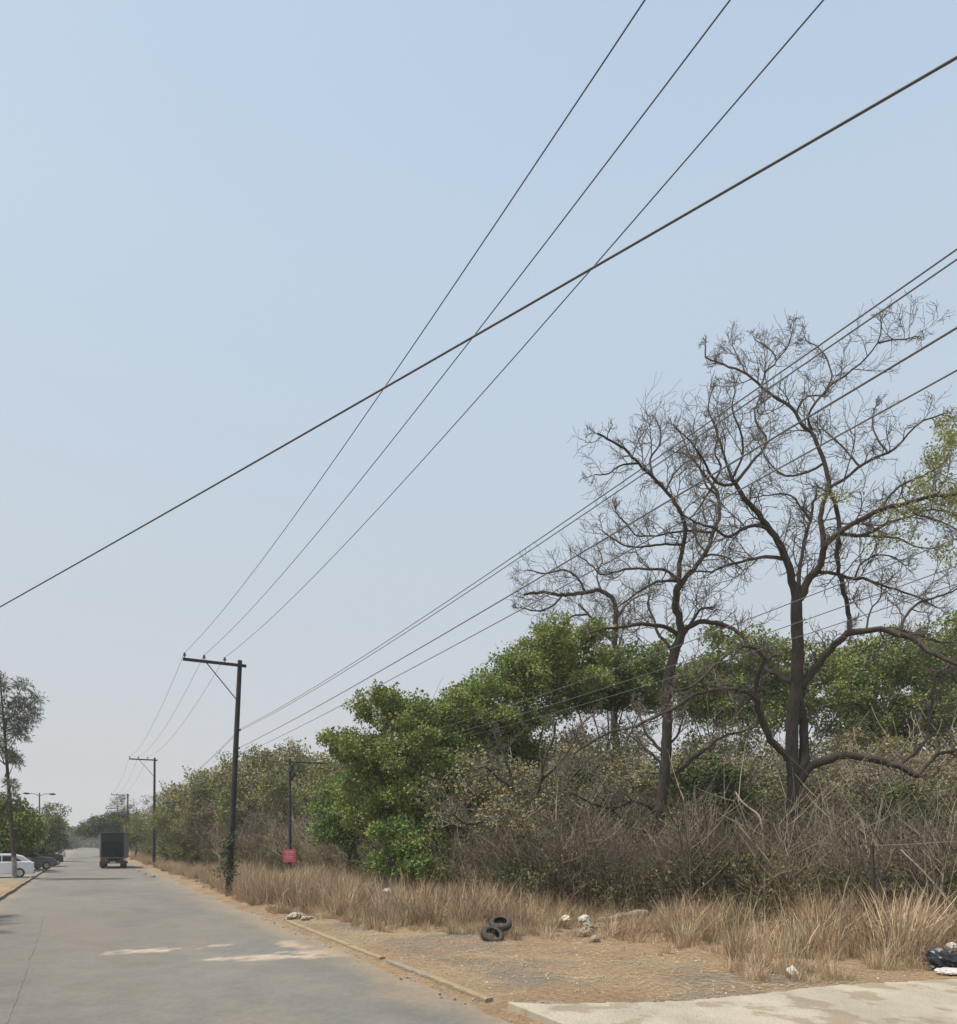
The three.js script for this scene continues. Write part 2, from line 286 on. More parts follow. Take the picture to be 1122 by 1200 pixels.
{ const b = gp(180.5, 80), top = P(181.5, 888, 80); utilityPole(b, top, 'dark utility pole with one-sided crossarm beyond the truck side grass', lead); }
{ const b = gp(150, 124), top = P(150, 930, 124); utilityPole(b, top, 'faint utility pole rising above the dark spreading tree', lead); }
{ const b = V(poleSpots[3].base.x + 0.1, 0, poleSpots[3].base.z - 51); utilityPole(b, b.clone().add(V(0, 10.8, 0)), 'farthest utility pole hidden in haze behind the dark tree', lead); }
function span(pts, sags, n = 26) {
  const out = [];
  for (let k = 1; k < pts.length; k++) for (let i = k > 1 ? 1 : 0; i <= n; i++) { const t = i / n, q = pts[k - 1].clone().lerp(pts[k], t); q.y -= 4 * sags[Math.min(k - 1, sags.length - 1)] * t * (1 - t); out.push(q); }
  return out;
}
const wireLabels = ['overhead conductor on the outermost insulator of the crossarms over the road', 'overhead conductor on the middle insulator of the crossarms', 'overhead conductor on the insulator next to the pole shafts'];
wireLabels.forEach((l, k) => tag(new MB().tube(span(poleSpots.map((s) => s.pins[k]), [1.2, 0.9]), () => 0.0082, 6).build('power_line', M.wire), l, 'power line', 'conductors on the crossarms'));
[[8.07, 0.14, 0.62, 'upper cable of the twin communication lines clamped to the pole shafts'], [8.0, 0.15, 0.63, 'lower cable of the twin communication lines clamped to the pole shafts'], [7.15, 0.15, 0.34, 'single communication cable slung below the twin lines'], [6.75, 0.15, 0.30, 'lowest communication cable clamped to the pole shafts']].forEach(([h, off, sag, l], k) =>
  tag(new MB().tube(span(poleSpots.map((s) => s.at(h).add(V(off, 0, 0))), [sag, 0.7]), () => k === 2 ? 0.0105 : 0.008, 6).build('communication_line', M.wireGrey), l, 'cable', 'communication cables'));
// cable across the road, between two plain poles outside the picture
{
  const a = P(-200, 822, 22), b = P(1300, -36, 5);
  const plain = (at, label) => { const t = thing('service_pole', V(at.x, 0, at.z), label, 'utility pole'); new MB().tube([V(0, -0.3, 0), V(0, at.y / 2, 0), V(0, at.y + 0.35, 0)], (s) => 0.14 - 0.04 * s, 12).build('shaft', M.poleLight, t); new MB().tube([V(-0.12, at.y, 0), V(0.12, at.y, 0)], () => 0.035, 8).build('clamp', M.wire, t); };
  plain(a, 'plain service pole on the parking side of the road'); plain(b, 'plain service pole beside the concrete apron');
  tag(new MB().tube(span([a, b], [0.07], 60), () => 0.012, 8).build('service_cable', M.wire), 'thick dark cable slung across the road high over everything', 'cable');
}
// short pole with the red sign and its side line
{
  const Z = 51, b = gp(340, Z), t = thing('sign_pole', b, 'short dark pole carrying a red sign at the edge of the trees', 'utility pole');
  const H = CAMH + (HY - 893) / F * Z;
  new MB().tube([V(0, -0.3, 0), V(0, H / 2, 0), V(0, H + 0.25, 0)], (s) => 0.125 - 0.035 * s, 12).build('shaft', M.pole, t);
  const arm = mesh('crossarm', box(-0.3, 2.6, -0.05, 0.05, -0.045, 0.045), M.poleLight, t); arm.position.set(0, H, 0.13);
  mesh('junction_box', new THREE.CylinderGeometry(0.2, 0.2, 0.42, 14), M.blackPlastic, t).position.set(0.06, H - 0.45, 0.26);
  const ends = [[0.1, 0.0], [1.5, 0.07], [2.45, 0.07]];
  const c = V(b.x + 0.6, 0, b.z + 52);
  const t2 = thing('side_pole', c, 'short pole at the end of the side line near the apron', 'utility pole');
  new MB().tube([V(0, -0.3, 0), V(0, H + 0.2, 0)], () => 0.12, 12).build('shaft', M.pole, t2); mesh('crossarm', box(-0.3, 2.6, -0.05, 0.05, -0.045, 0.045), M.poleLight, t2).position.set(0, H, 0.13);
  const names = ['side line cable starting beside the shaft of the sign pole', 'side line cable starting midway along the crossarm of the sign pole', 'side line cable starting at the tip of the crossarm of the sign pole'];
  ends.forEach(([q, dy], k) => tag(new MB().tube(span([V(b.x + q, H + dy + 0.02, b.z + 0.13), V(c.x + q, H + dy + 0.02, c.z + 0.13)], [0.95], 40), () => 0.010, 6).build('side_line', M.wireGrey), names[k], 'cable', 'side line cables'));
  // the sign
  const s = thing('red_sign', P(339.5, 1010.5, Z - 0.35), 'small square red sign with white lettering fixed to the short pole', 'sign');
  s.rotation.y = -PHI * 0.55;
  mesh('panel', box(-0.44, 0.44, 0, 0.92, -0.012, 0.012), M.red, s);
  const cv = document.createElement('canvas'); cv.width = 256; cv.height = 256; const x = cv.getContext('2d');
  x.fillStyle = '#d8667a'; x.fillRect(0, 0, 256, 256); x.fillStyle = '#f3cdd2'; x.textAlign = 'center';
  x.fillRect(30, 40, 190, 10); 
  x.fillStyle = '#f0c2c8'; for (const [yy, w0] of [[66, 150], [104, 120], [142, 168], [180, 96]]) { let xx = 128 - w0 / 2; const rr = rng(yy); while (xx < 128 + w0 / 2 - 12) { const w = 8 + rr() * 14; x.fillRect(xx, yy, w, 5 + rr() * 14); xx += w + 6; } }
  const tx = new THREE.CanvasTexture(cv); tx.colorSpace = THREE.SRGBColorSpace;
  const f = mesh('sign_face', new THREE.PlaneGeometry(0.84, 0.88), std(rgb(1, 1, 1), { map: tx, roughness: 0.6 }), s); f.position.set(0, 0.46, 0.016);
  mesh('bracket', box(-0.3, 0.3, 0.4, 0.46, -0.24, -0.014), M.pole, s);
}

// ---------------------------------------------------------------- vegetation helpers
function perp(d, r) { const a = V(r() - 0.5, r() - 0.5, r() - 0.5); return a.addScaledVector(d, -a.dot(d)).normalize(); }
const TW = { up: 0.06, wob: 0.27, minR: 0.0056, kids: [6, 4, 0], ratio: 0.56 };
function grow(b, p, d, len, rad, lvl, max, r, o, tips) {
  const n = lvl === max ? 4 : 6, pts = [p.clone()], dirs = []; let q = p.clone(), dir = d.clone();
  for (let i = 0; i < n; i++) { dir.addScaledVector(perp(dir, r), o.wob * (0.5 + r())); dir.y += o.up; dir.normalize(); q = q.clone().addScaledVector(dir, len / n); pts.push(q); dirs.push(dir.clone()); }
  b.tube(pts, (t) => Math.max(o.minR, rad * (1 - 0.6 * t)), lvl >= max ? 3 : lvl > 1 ? 4 : 5, false);
  if (tips && lvl >= max - 1) tips.push([pts[n], dirs[n - 1]]);
  if (lvl < max) { const k = o.kids[lvl - 1] ?? 3; for (let c = 0; c < k; c++) {
    const t = 0.22 + 0.78 * (c + r()) / k, s = Math.min(n - 1, Math.floor(t * n)), at = pts[s].clone().lerp(pts[s + 1], t * n - s);
    const cd = dirs[s].clone().multiplyScalar(Math.cos(0.9)).addScaledVector(perp(dirs[s], r), Math.sin(0.9) * between(r, 0.6, 1.2)).normalize();
    grow(b, at, cd, len * between(r, o.ratio - 0.18, o.ratio + 0.18), rad * 0.6, lvl + 1, max, r, o, tips);
  } }
}
// a bare tree from limbs read off the photograph: [id, parent, r0 px, r1 px, depth change m, [[px, py], ...]]
function bareTree(root, Z, limbs, seed, opt = {}) {
  const r = rng(seed), org = root.position, made = {}, tw = new MB(), tips = [];
  for (const [id, par, r0, r1, dz, pp] of limbs) {
    let z0 = Z;
    if (par) { let best = 1e9; for (const q of made[par].px) { const d = Math.hypot(q[0] - pp[0][0], q[1] - pp[0][1]); if (d < best) { best = d; z0 = q[2]; } } }
    const L = [0]; for (let i = 1; i < pp.length; i++) L.push(L[i - 1] + Math.hypot(pp[i][0] - pp[i - 1][0], pp[i][1] - pp[i - 1][1]));
    const tot = L[L.length - 1], raw = pp.map(([a, c], i) => { const t = L[i] / tot, zz = z0 + dz * t * (0.6 + 0.4 * t); return [a, c, zz]; });
    const c = new THREE.CatmullRomCurve3(raw.map(([a, q, zz]) => P(a, q, zz).sub(org)));
    const n = Math.max(6, Math.round(c.getLength() / 0.22)), pts = c.getSpacedPoints(n);
    pts.forEach((q, i) => { if (i && i < n) { const a = id === 'trunk' ? 0.02 : 0.25 * r1 / F * Z + 0.012; q.x += a * (r() - 0.5) * 2; q.y += a * (r() - 0.5) * 2; q.z += a * (r() - 0.5) * 2; } });
    made[id] = { px: [] }; for (let i = 0; i <= n; i++) { const w = pts[i].clone().add(org), k = pix(w.x, w.y, w.z); made[id].px.push([k[0], k[1], k[2]]); }
    const R = (t) => 0.74 * (r0 + (r1 - r0) * Math.pow(t, 0.85)) / F * Z;
    const knots = rng(seed + n); const kn = pts.map(() => 0.95 + 0.12 * knots());
    new MB().tube(pts, pts.map((_, i) => R(i / n) * (id === 'trunk' && i < 4 ? 1 + 0.12 * (4 - i) : 1) * kn[i]), id === 'trunk' ? 14 : r0 > 3 ? 9 : 7).build(id === 'trunk' ? 'trunk' : 'limb', opt.bark ?? M.bark, root);
    if (id === 'trunk') continue;
    const len = c.getLength(), step = opt.step ?? 0.42; let s = len * (opt.skip ?? 0.18) + r() * step;
    while (s < len) {
      const t = s / len, i = Math.min(n - 1, Math.floor(t * n)), dir = pts[i + 1].clone().sub(pts[i]).normalize(), side = perp(dir, r); side.y += 0.25; side.normalize();
      const d = dir.clone().multiplyScalar(0.55).addScaledVector(side, 0.85).normalize(), l = (opt.len ?? 1.35) * between(r, 0.4, 1.15) * (1.08 - 0.65 * t);
      grow(tw, pts[i], d, l, Math.min(R(t) * 0.55, 0.024), 1, 3, r, { ...TW, ...opt.tw }, tips);
      s += step * between(r, 0.5, 1.5);
    }
    const e = pts[n].clone().sub(pts[n - 1]).normalize(); for (let k = 0; k < 2; k++) grow(tw, pts[n], e.clone().addScaledVector(perp(e, r), 0.5).normalize(), (opt.len ?? 1.35) * between(r, 0.15, 0.35), Math.min(0.015, R(1)), 1, 3, r, { ...TW, ...opt.tw }, tips);
  }
  const m = tw.build('twigs', opt.twig ?? M.twig, root); m.userData.kind = 'stuff';
  return { tips, made };
}
function leafSpray(seed, n = 11, size = 0.13, spread = 0.2, slim = 0.42) {   // a short twig's worth of leaves
  const r = rng(seed), b = new MB();
  for (let k = 0; k < n; k++) {
    const o = V(between(r, -1, 1), between(r, -0.8, 0.8), between(r, -1, 1)).multiplyScalar(spread), d = o.clone().normalize().add(V(between(r, -0.7, 0.7), between(r, -0.5, 0.35), between(r, -0.7, 0.7))).normalize();
    const s = perp(d, r), up = d.clone().cross(s), L = size * between(r, 0.7, 1.25), w = L * slim;
    const a = o.clone(), t = o.clone().addScaledVector(d, L).addScaledVector(up, -0.12 * L), m1 = o.clone().addScaledVector(d, L * 0.45).addScaledVector(s, w).addScaledVector(up, 0.1 * L), m2 = o.clone().addScaledVector(d, L * 0.45).addScaledVector(s, -w).addScaledVector(up, 0.1 * L);
    b.tri(a, m1, t).tri(a, t, m2);
  }
  return b.geo();
}
const sprays = { mid: [1, 2, 3].map((s) => leafSpray(s)), big: [4, 5].map((s) => leafSpray(s, 12, 0.22, 0.34, 0.4)), small: [6, 7].map((s) => leafSpray(s, 9, 0.075, 0.13, 0.4)), needle: [8, 9].map((s) => leafSpray(s, 20, 0.36, 0.2, 0.014)) };
function tint(base, r, v = 0.28) { const k = 1 + v * (r() - 0.5) * 2, h = (r() - 0.5) * v; return rgb(base[0] * k * (1 + h), base[1] * k, base[2] * k * (1 - h)); }
const GREEN = [0.185, 0.25, 0.05], DARK = [0.07, 0.12, 0.032], OLIVE = [0.19, 0.195, 0.068], YEL = [0.25, 0.265, 0.075], BUSH = [0.14, 0.235, 0.04];
// a leafy tree: lobes of the crown read off the photograph, [px, py, rx px, ry px, depth offset m]
function leafyTree(name, label, baseXZ, Z, lobes, seed, o = {}) {
  const r = rng(seed), t = thing(name, baseXZ.clone().setY(0), label, o.category ?? 'tree', o.group), L = lobes.map(([a, b, c, d, e]) => { const zz = Z + (e ?? 0); return { c: P(a, b, zz).sub(baseXZ), rx: c / F * zz, ry: d / F * zz }; });
  { const core = L.length; for (let i = 0; i < core; i++) for (let k = 0; k < (o.sat ?? 6); k++) { const q = L[i], a = r() * 6.28, e = between(r, -0.5, 1), f = between(r, 0.85, 1.35); L.push({ c: q.c.clone().add(V(Math.cos(a) * q.rx * f, e * q.ry * f, Math.sin(a) * q.rx * f)), rx: q.rx * between(r, 0.18, 0.5), ry: q.ry * between(r, 0.18, 0.5), sat: true }); } }
  const lowest = Math.min(...L.map((q) => q.c.y - q.ry)), mean = V(0, 0, 0); L.forEach((q) => mean.addScaledVector(q.c, 1 / L.length));
  const fork = V(mean.x * 0.35, Math.max(0.5, Math.min(mean.y * 0.45, Math.max(0.6, lowest))), mean.z * 0.35), tr = o.trunkR ?? 0.16;
  const wood = o.bark ?? M.barkGrey;
  if (!o.noTrunk) new MB().tube([V(0, -0.2, 0), fork.clone().multiplyScalar(0.5).add(V(between(r, -0.15, 0.15), 0, between(r, -0.15, 0.15))), fork], (s) => tr * (1.15 - 0.35 * s), 10).build('trunk', wood, t);
  const lim = new MB();
  for (const q of L) { if (q.sat) continue; const mid = fork.clone().lerp(q.c, 0.5).add(V(between(r, -0.4, 0.4), between(r, 0, 0.5), between(r, -0.4, 0.4))); const c = new THREE.CatmullRomCurve3([fork.clone(), mid, q.c.clone()]).getPoints(9); lim.tube(c, (s) => tr * (0.34 - 0.26 * s), 6);
    for (let k = 0; k < 7; k++) { const d = V(between(r, -1, 1), between(r, -0.4, 1), between(r, -1, 1)).normalize(); grow(lim, c[6 + (k % 4)], d, Math.min(q.rx, q.ry * 1.6) * between(r, 0.8, 1.25), tr * 0.09, 1, 2, r, { ...TW, kids: [4, 0] }, null); } }
  const lm = lim.build('branches', wood, t); lm.userData.kind = 'stuff';
  const kinds = sprays[o.spray ?? 'mid'], lists = kinds.map(() => []), den = o.density ?? 26;
  for (const q of L) {
    const N = Math.round(den * (q.rx * q.ry * 2 + q.rx * q.rx) * 1.9), sub = [];
    for (let k = 0; k < 24; k++) { const d = V(between(r, -1, 1), between(r, -0.75, 1), between(r, -1, 1)).normalize(); const v = V(d.x * q.rx * between(r, 0.3, 1.0), d.y * q.ry * between(r, 0.3, 1.05), d.z * q.rx * between(r, 0.3, 1.0)); v.tone = [between(r, 0.72, 1.3), between(r, -0.16, 0.2)]; sub.push(v); }
    for (let k = 0; k < N; k++) {
      const s = sub[Math.floor(r() * sub.length)], rad = Math.min(q.rx, q.ry) * 0.5, g = V(r() + r() + r() - 1.5, r() + r() + r() - 1.5, r() + r() + r() - 1.5).multiplyScalar(rad * 0.95); g.y *= 0.75;
      const w = q.c.clone().add(s).add(g); if (w.y < 0.05) w.y = 0.05 + r() * 0.3;
      const col = r() < (o.mixShare ?? 0.22) ? tint(o.mix ?? YEL, r) : tint(o.color ?? GREEN, r);
      col.r *= s.tone[0] * (1 + s.tone[1]); col.g *= s.tone[0]; col.b *= s.tone[0]; lists[k % kinds.length].push({ m: mat4(w, eul(r() * 6.3, r() * 6.3, r() * 6.3), between(r, 0.5, 1.5) * (o.leafScale ?? 1)), c: col });
    }
  }
  const crown = new THREE.Group(); crown.name = 'crown'; t.add(crown); crown.userData.kind = 'stuff';
  kinds.forEach((g, i) => copies('leaves', g, o.far ? M.leafFar : M.leaf, lists[i], crown));
  return t;
}

// ---------------------------------------------------------------- the two large bare trees
{
  const Z = 23.1, t = thing('bare_tree', gp(928, Z), 'tallest leafless tree with a thick forked trunk and wide low limbs', 'tree');
  const limbs = [
    ['trunk', null, 11.5, 8.8, 0, [[928, 1082], [929, 1010], [929, 955], [931, 915], [928, 880], [929, 840], [934, 793], [935, 747], [933, 712], [935, 690]]],
    ['trunk2', 'trunk', 8, 6, 0.5, [[938, 905], [944, 872], [943, 850], [938, 820], [940, 795]]],
    ['L1', 'trunk', 7, 3, -1.2, [[934, 705], [930, 686], [922, 658], [909, 630], [893, 607], [870, 581], [860, 564]]],
    ['L1a', 'L1', 2.6, 1, -1.4, [[862, 566], [847, 569], [836, 560], [824, 540], [812, 520], [800, 508]]],
    ['L1b', 'L1', 2.6, 1.1, 0.8, [[862, 566], [879, 545], [899, 515], [887, 497], [885, 480], [893, 462]]],
    ['L1c', 'L1', 2.2, 0.9, 0.5, [[860, 564], [851, 540], [845, 520], [838, 500], [830, 478], [834, 460]]],
    ['L1d', 'L1', 2, 0.9, -0.8, [[858, 562], [870, 535], [868, 505], [858, 480], [862, 458]]],
    ['L2', 'L1', 3, 1, -2.4, [[904, 620], [883, 616], [868, 622], [851, 629], [838, 619], [815, 612], [795, 600]]],
    ['L3', 'L1', 3, 1, -1.5, [[917, 655], [900, 652], [874, 657], [854, 662], [832, 670], [810, 668]]],
    ['M1', 'trunk', 3.4, 2, 1.0, [[936, 690], [936, 674], [940, 653], [943, 630], [950, 611], [953, 590], [957, 579]]],
    ['M1a', 'M1', 2, 0.9, 1.8, [[950, 611], [940, 596], [925, 580], [906, 580], [882, 583]]],
    ['R0', 'trunk', 7, 4.5, -0.6, [[937, 702], [946, 684], [956, 670], [963, 651], [969, 635]]],
    ['R0a', 'R0', 4.5, 2, -2.2, [[967, 638], [986, 622], [1009, 609], [1033, 597], [1061, 591], [1089, 582], [1122, 578], [1150, 566]]],
    ['R0b', 'R0', 4.5, 3, 0.2, [[965, 640], [962, 616], [963, 595], [969, 583], [972, 564]]],
    ['T1', 'R0b', 3.4, 1.2, 1.2, [[972, 564], [967, 545], [960, 526], [952, 507], [941, 499], [933, 483], [920, 472], [903, 461], [890, 451], [874, 437], [855, 430], [839, 424], [828, 420], [827, 405]]],
    ['T1a', 'T1', 2.2, 0.9, -1.2, [[952, 505], [947, 488], [954, 474], [963, 464], [973, 453], [995, 437], [1016, 418], [1030, 400], [1033, 381]]],
    ['T1b', 'T1a', 1.6, 0.8, 0.8, [[966, 462], [975, 440], [969, 421], [960, 408], [945, 400]]],
    ['T1c', 'T1', 1.8, 0.9, -0.7, [[934, 484], [938, 472], [949, 464], [963, 464]]],
    ['T1d', 'T1', 1.7, 0.8, 1.0, [[892, 452], [898, 435], [909, 427], [909, 416], [897, 406], [885, 398]]],
    ['T1e', 'T1d', 1.3, 0.7, -0.6, [[909, 424], [922, 408], [928, 392]]],
    ['T1f', 'T1', 1.5, 0.7, 1.2, [[874, 437], [866, 420], [858, 405]]],
    ['T1g', 'T1a', 1.4, 0.7, -1.2, [[1030, 402], [1045, 398], [1060, 398], [1076, 394]]],
    ['T2', 'R0b', 2.8, 1, -1.6, [[973, 571], [992, 560], [1008, 546], [1025, 537], [1041, 531], [1057, 518], [1070, 503], [1085, 492], [1103, 486]]],
    ['T2a', 'T2', 1.8, 0.8, 1.4, [[1008, 547], [992, 529], [976, 513], [962, 500]]],
    ['T2b', 'T2', 1.6, 0.8, 1.0, [[1041, 531], [1028, 512], [1022, 494], [1026, 478]]],
    ['T3', 'T1', 2, 0.8, 1.4, [[965, 543], [950, 552], [928, 558], [912, 553], [895, 531], [888, 515]]],
    ['D1', 'R0b', 3, 3.6, 0.6, [[972, 574], [979, 590], [984, 618], [982, 640], [981, 656], [986, 681], [992, 705], [995, 730], [996, 742]]],
    ['R2', 'trunk', 7.5, 5, -0.8, [[940, 806], [946, 794], [960, 777], [977, 758], [994, 741]]],
    ['R2a', 'R2', 5, 2.4, -2.4, [[993, 742], [1009, 740], [1028, 737], [1047, 742], [1070, 749], [1089, 763], [1107, 772], [1122, 778], [1150, 796]]],
    ['R2b', 'R2a', 2.4, 1, 1.6, [[1053, 744], [1061, 723], [1077, 707], [1103, 698], [1122, 690], [1140, 676]]],
    ['R2c', 'R2a', 2.4, 1.2, 1.0, [[1047, 742], [1070, 742], [1092, 750], [1122, 754], [1140, 750]]],
    ['R2d', 'R2a', 1.6, 0.8, 0.6, [[1015, 739], [1020, 716], [1032, 700], [1033, 682]]],
    ['R4', 'R0', 3, 1, 1.6, [[957, 670], [970, 671], [984, 674], [1000, 679], [1012, 678], [1033, 686], [1056, 693], [1077, 700], [1098, 712]]],
    ['R4a', 'R4', 1.6, 0.8, -1.2, [[1002, 679], [1008, 662], [1022, 652], [1045, 652], [1060, 662]]],
    ['R5', 'R0a', 3, 1.1, 2.0, [[984, 624], [1009, 628], [1023, 623], [1037, 614], [1061, 607], [1093, 597], [1120, 604]]],
    ['R5a', 'R5', 2, 0.9, 0.8, [[1009, 628], [1035, 629], [1054, 631], [1072, 640], [1095, 643]]],
    ['R6', 'R0a', 2, 0.9, 1.4, [[1033, 597], [1045, 578], [1062, 566], [1085, 556], [1108, 540], [1118, 515]]],
    ['R7', 'R0a', 1.8, 0.8, -1.4, [[1061, 591], [1078, 604], [1100, 610], [1124, 622]]],
    ['W1', 'trunk', 8, 4.5, -1.0, [[934, 918], [951, 897], [967, 890], [986, 887], [1009, 887], [1033, 892], [1054, 898], [1077, 909]]],
    ['W1a', 'W1', 3.4, 2, 0.4, [[1075, 909], [1087, 895], [1098, 884], [1117, 881], [1135, 872]]],
    ['W1b', 'W1', 3.2, 1.8, 1.2, [[1052, 898], [1072, 882], [1084, 869], [1089, 848], [1092, 825], [1094, 807], [1103, 791], [1122, 783]]],
    ['X1', 'trunk', 6, 3.6, -1.0, [[924, 890], [914, 878], [902, 864], [894, 848], [889, 832], [886, 812], [890, 787], [898, 771]]],
    ['X2', 'X1', 3.6, 1.4, -2.2, [[889, 830], [882, 814], [860, 808], [830, 810], [810, 816], [795, 827], [770, 840], [742, 852], [720, 857], [697, 867], [672, 884]]],
    ['X3', 'trunk', 4, 2, 0.8, [[927, 800], [907, 789], [897, 784], [900, 773], [910, 768]]],
    ['X4', 'X1', 2.6, 1.2, -1.4, [[896, 772], [881, 758], [863, 761], [842, 776], [827, 791], [806, 806], [782, 812]]],
  ];
  const { tips } = bareTree(t, Z, limbs, 11, { step: 0.36, len: 1.45 });
  // sparse new leaves on the right-hand boughs
  const r = rng(12), list = [];
  for (const [a, b, rx, ry, n] of [[1112, 510, 18, 32, 130], [1095, 540, 14, 18, 70], [1118, 590, 20, 30, 130], [1060, 600, 40, 18, 70], [1085, 570, 26, 20, 80], [985, 580, 30, 14, 26], [1045, 635, 40, 14, 40], [1110, 650, 20, 20, 40]]) for (let k = 0; k < n; k++) {
    const w = P(a + (r() + r() - 1) * rx, b + (r() + r() - 1) * ry, Z - 1.5 + between(r, -1.6, 1.6)).sub(t.position); list.push({ m: mat4(w, eul(r() * 6, r() * 6, r() * 6), between(r, 0.6, 1.1)), c: tint(YEL, r) });
  }
  copies('leaves', sprays.small[0], M.leaf, list, t);
}
{
  const Z = 26.5, t = thing('bare_tree', gp(777, Z), 'slender leafless tree with a dark trunk left of the tallest one', 'tree');
  bareTree(t, Z, [
    ['trunk', null, 10, 7, 0, [[776, 1068], [777, 1030], [776, 992], [773, 965], [778, 920], [781, 880], [782, 842], [781, 812], [784, 793], [791, 765], [798, 745]]],
    ['U', 'trunk', 6.5, 5, -0.3, [[797, 750], [799, 738], [794, 722], [792, 705], [795, 686]]],
    ['L', 'U', 4, 1.4, -1.4, [[795, 690], [797, 660], [802, 635], [803, 613], [794, 594], [781, 575], [765, 559], [748, 543], [734, 528], [715, 515], [700, 508]]],
    ['R', 'U', 4.4, 2.2, 1.2, [[796, 688], [813, 667], [826, 651], [835, 626], [843, 607], [841, 578], [833, 566]]],
    ['Ra', 'R', 2, 0.9, 0.8, [[833, 566], [819, 547], [807, 530], [800, 512], [790, 498]]],
    ['Rb', 'R', 2, 0.9, -1.2, [[835, 568], [845, 547], [838, 530], [842, 508], [835, 490]]],
    ['Rc', 'R', 2, 0.9, 1.0, [[841, 580], [830, 572], [822, 552], [812, 538], [795, 530]]],
    ['Rd', 'R', 1.8, 0.9, 0.9, [[836, 568], [824, 588], [810, 606], [804, 612]]],
    ['Re', 'R', 1.6, 0.8, 0.9, [[828, 648], [818, 636], [812, 622]]],
    ['La', 'L', 2, 0.8, 1.4, [[766, 560], [762, 540], [772, 522], [774, 505], [768, 490]]],
    ['Lb', 'L', 1.7, 0.8, -1.0, [[748, 543], [730, 545], [712, 555], [698, 556]]],
    ['Lc', 'L', 1.8, 0.8, 1.0, [[781, 575], [790, 556], [800, 545], [812, 538]]],
    ['L2', 'U', 2.4, 1.1, -1.6, [[793, 681], [769, 682], [755, 690], [743, 698], [724, 712]]],
    ['L3', 'U', 2.4, 1, 1.2, [[794, 678], [782, 669], [765, 667], [737, 667], [705, 673], [692, 661], [676, 650]]],
    ['L4', 'L', 2, 0.9, -1.4, [[799, 638], [778, 638], [762, 640], [740, 641], [724, 635], [706, 622]]],
    ['L5', 'R', 2, 0.9, -1.6, [[835, 624], [810, 622], [788, 624], [766, 628], [746, 627], [735, 615], [722, 600]]],
    ['L6', 'R', 1.8, 0.9, -1.2, [[826, 652], [838, 650], [856, 656], [870, 668]]],
    ['B1', 'trunk', 3.6, 1.4, -1.2, [[796, 745], [783, 736], [769, 733], [746, 732], [730, 735], [712, 736], [690, 742]]],
    ['B2', 'trunk', 3, 1.4, 1.0, [[790, 764], [780, 752], [772, 743], [766, 724], [759, 708], [762, 698]]],
    ['B3', 'trunk', 5, 1.8, -1.2, [[797, 748], [807, 735], [822, 729], [848, 732], [864, 740], [875, 752], [884, 768]]],
    ['B4', 'B3', 3, 1.6, 0.8, [[808, 735], [816, 721], [822, 714], [836, 712]]],
    ['C1', 'trunk', 3, 1.2, 0.8, [[780, 884], [770, 874], [757, 858], [750, 838], [742, 822]]],
    ['C2', 'trunk', 2.4, 1, -0.8, [[783, 874], [794, 862], [799, 848], [803, 832]]],
    ['C3', 'trunk', 2.6, 1, 1.2, [[777, 896], [764, 884], [752, 872], [738, 862], [722, 856]]],
    ['C4', 'trunk', 3.4, 1.4, 1.8, [[780, 915], [800, 900], [815, 887], [832, 875], [845, 864], [866, 858], [885, 852]]],
    ['C5', 'trunk', 4, 1.4, -1.4, [[774, 958], [760, 944], [742, 939], [725, 945], [708, 946], [690, 940], [672, 930]]],
    ['C6', 'C5', 2.4, 1, 0.8, [[725, 945], [712, 930], [704, 912], [690, 900]]],
    ['C7', 'trunk', 3, 1.2, 1.0, [[779, 985], [795, 975], [808, 955], [822, 940], [845, 930]]],
    ['C8', 'trunk', 2.4, 1, -0.8, [[772, 975], [752, 975], [735, 965], [718, 950], [705, 935]]],
  ], 21, { step: 0.38, len: 1.65 });
}
{
  const Z = 45, t = thing('bare_tree', gp(722, Z), 'leafless tree whose crooked top rises out of the dark green crowns', 'tree');
  bareTree(t, Z, [
    ['trunk', null, 6.5, 5, 0, [[722, 1036], [718, 980], [724, 900], [720, 840], [722, 790], [721, 768]]],
    ['A', 'trunk', 5, 2, -0.8, [[721, 770], [721, 749], [722, 724], [720, 705], [705, 692], [686, 694], [660, 697], [636, 694], [614, 697]]],
    ['B', 'trunk', 3.4, 1.4, 0.8, [[721, 752], [711, 745], [699, 733], [690, 720], [678, 708]]],
    ['C', 'trunk', 2.6, 1, 1, [[722, 768], [727, 752], [729, 742]]],
    ['D', 'A', 2, 0.9, 1, [[722, 726], [735, 708], [750, 698], [765, 694]]],
    ['E', 'A', 2, 0.9, -1, [[686, 694], [676, 676], [660, 668], [640, 672], [618, 668]]],
    ['H', 'A', 1.8, 0.9, -1, [[660, 697], [648, 710], [630, 716], [610, 712]]],
    ['I', 'B', 1.8, 0.9, -1, [[690, 720], [672, 722], [656, 735], [640, 732]]],
    ['J', 'A', 1.6, 0.8, 1, [[705, 692], [700, 674], [706, 656], [700, 640]]],
  ], 31, { step: 0.5, len: 2.5, skip: 0.1, bark: M.bark, tw: { minR: 0.009 } });
}
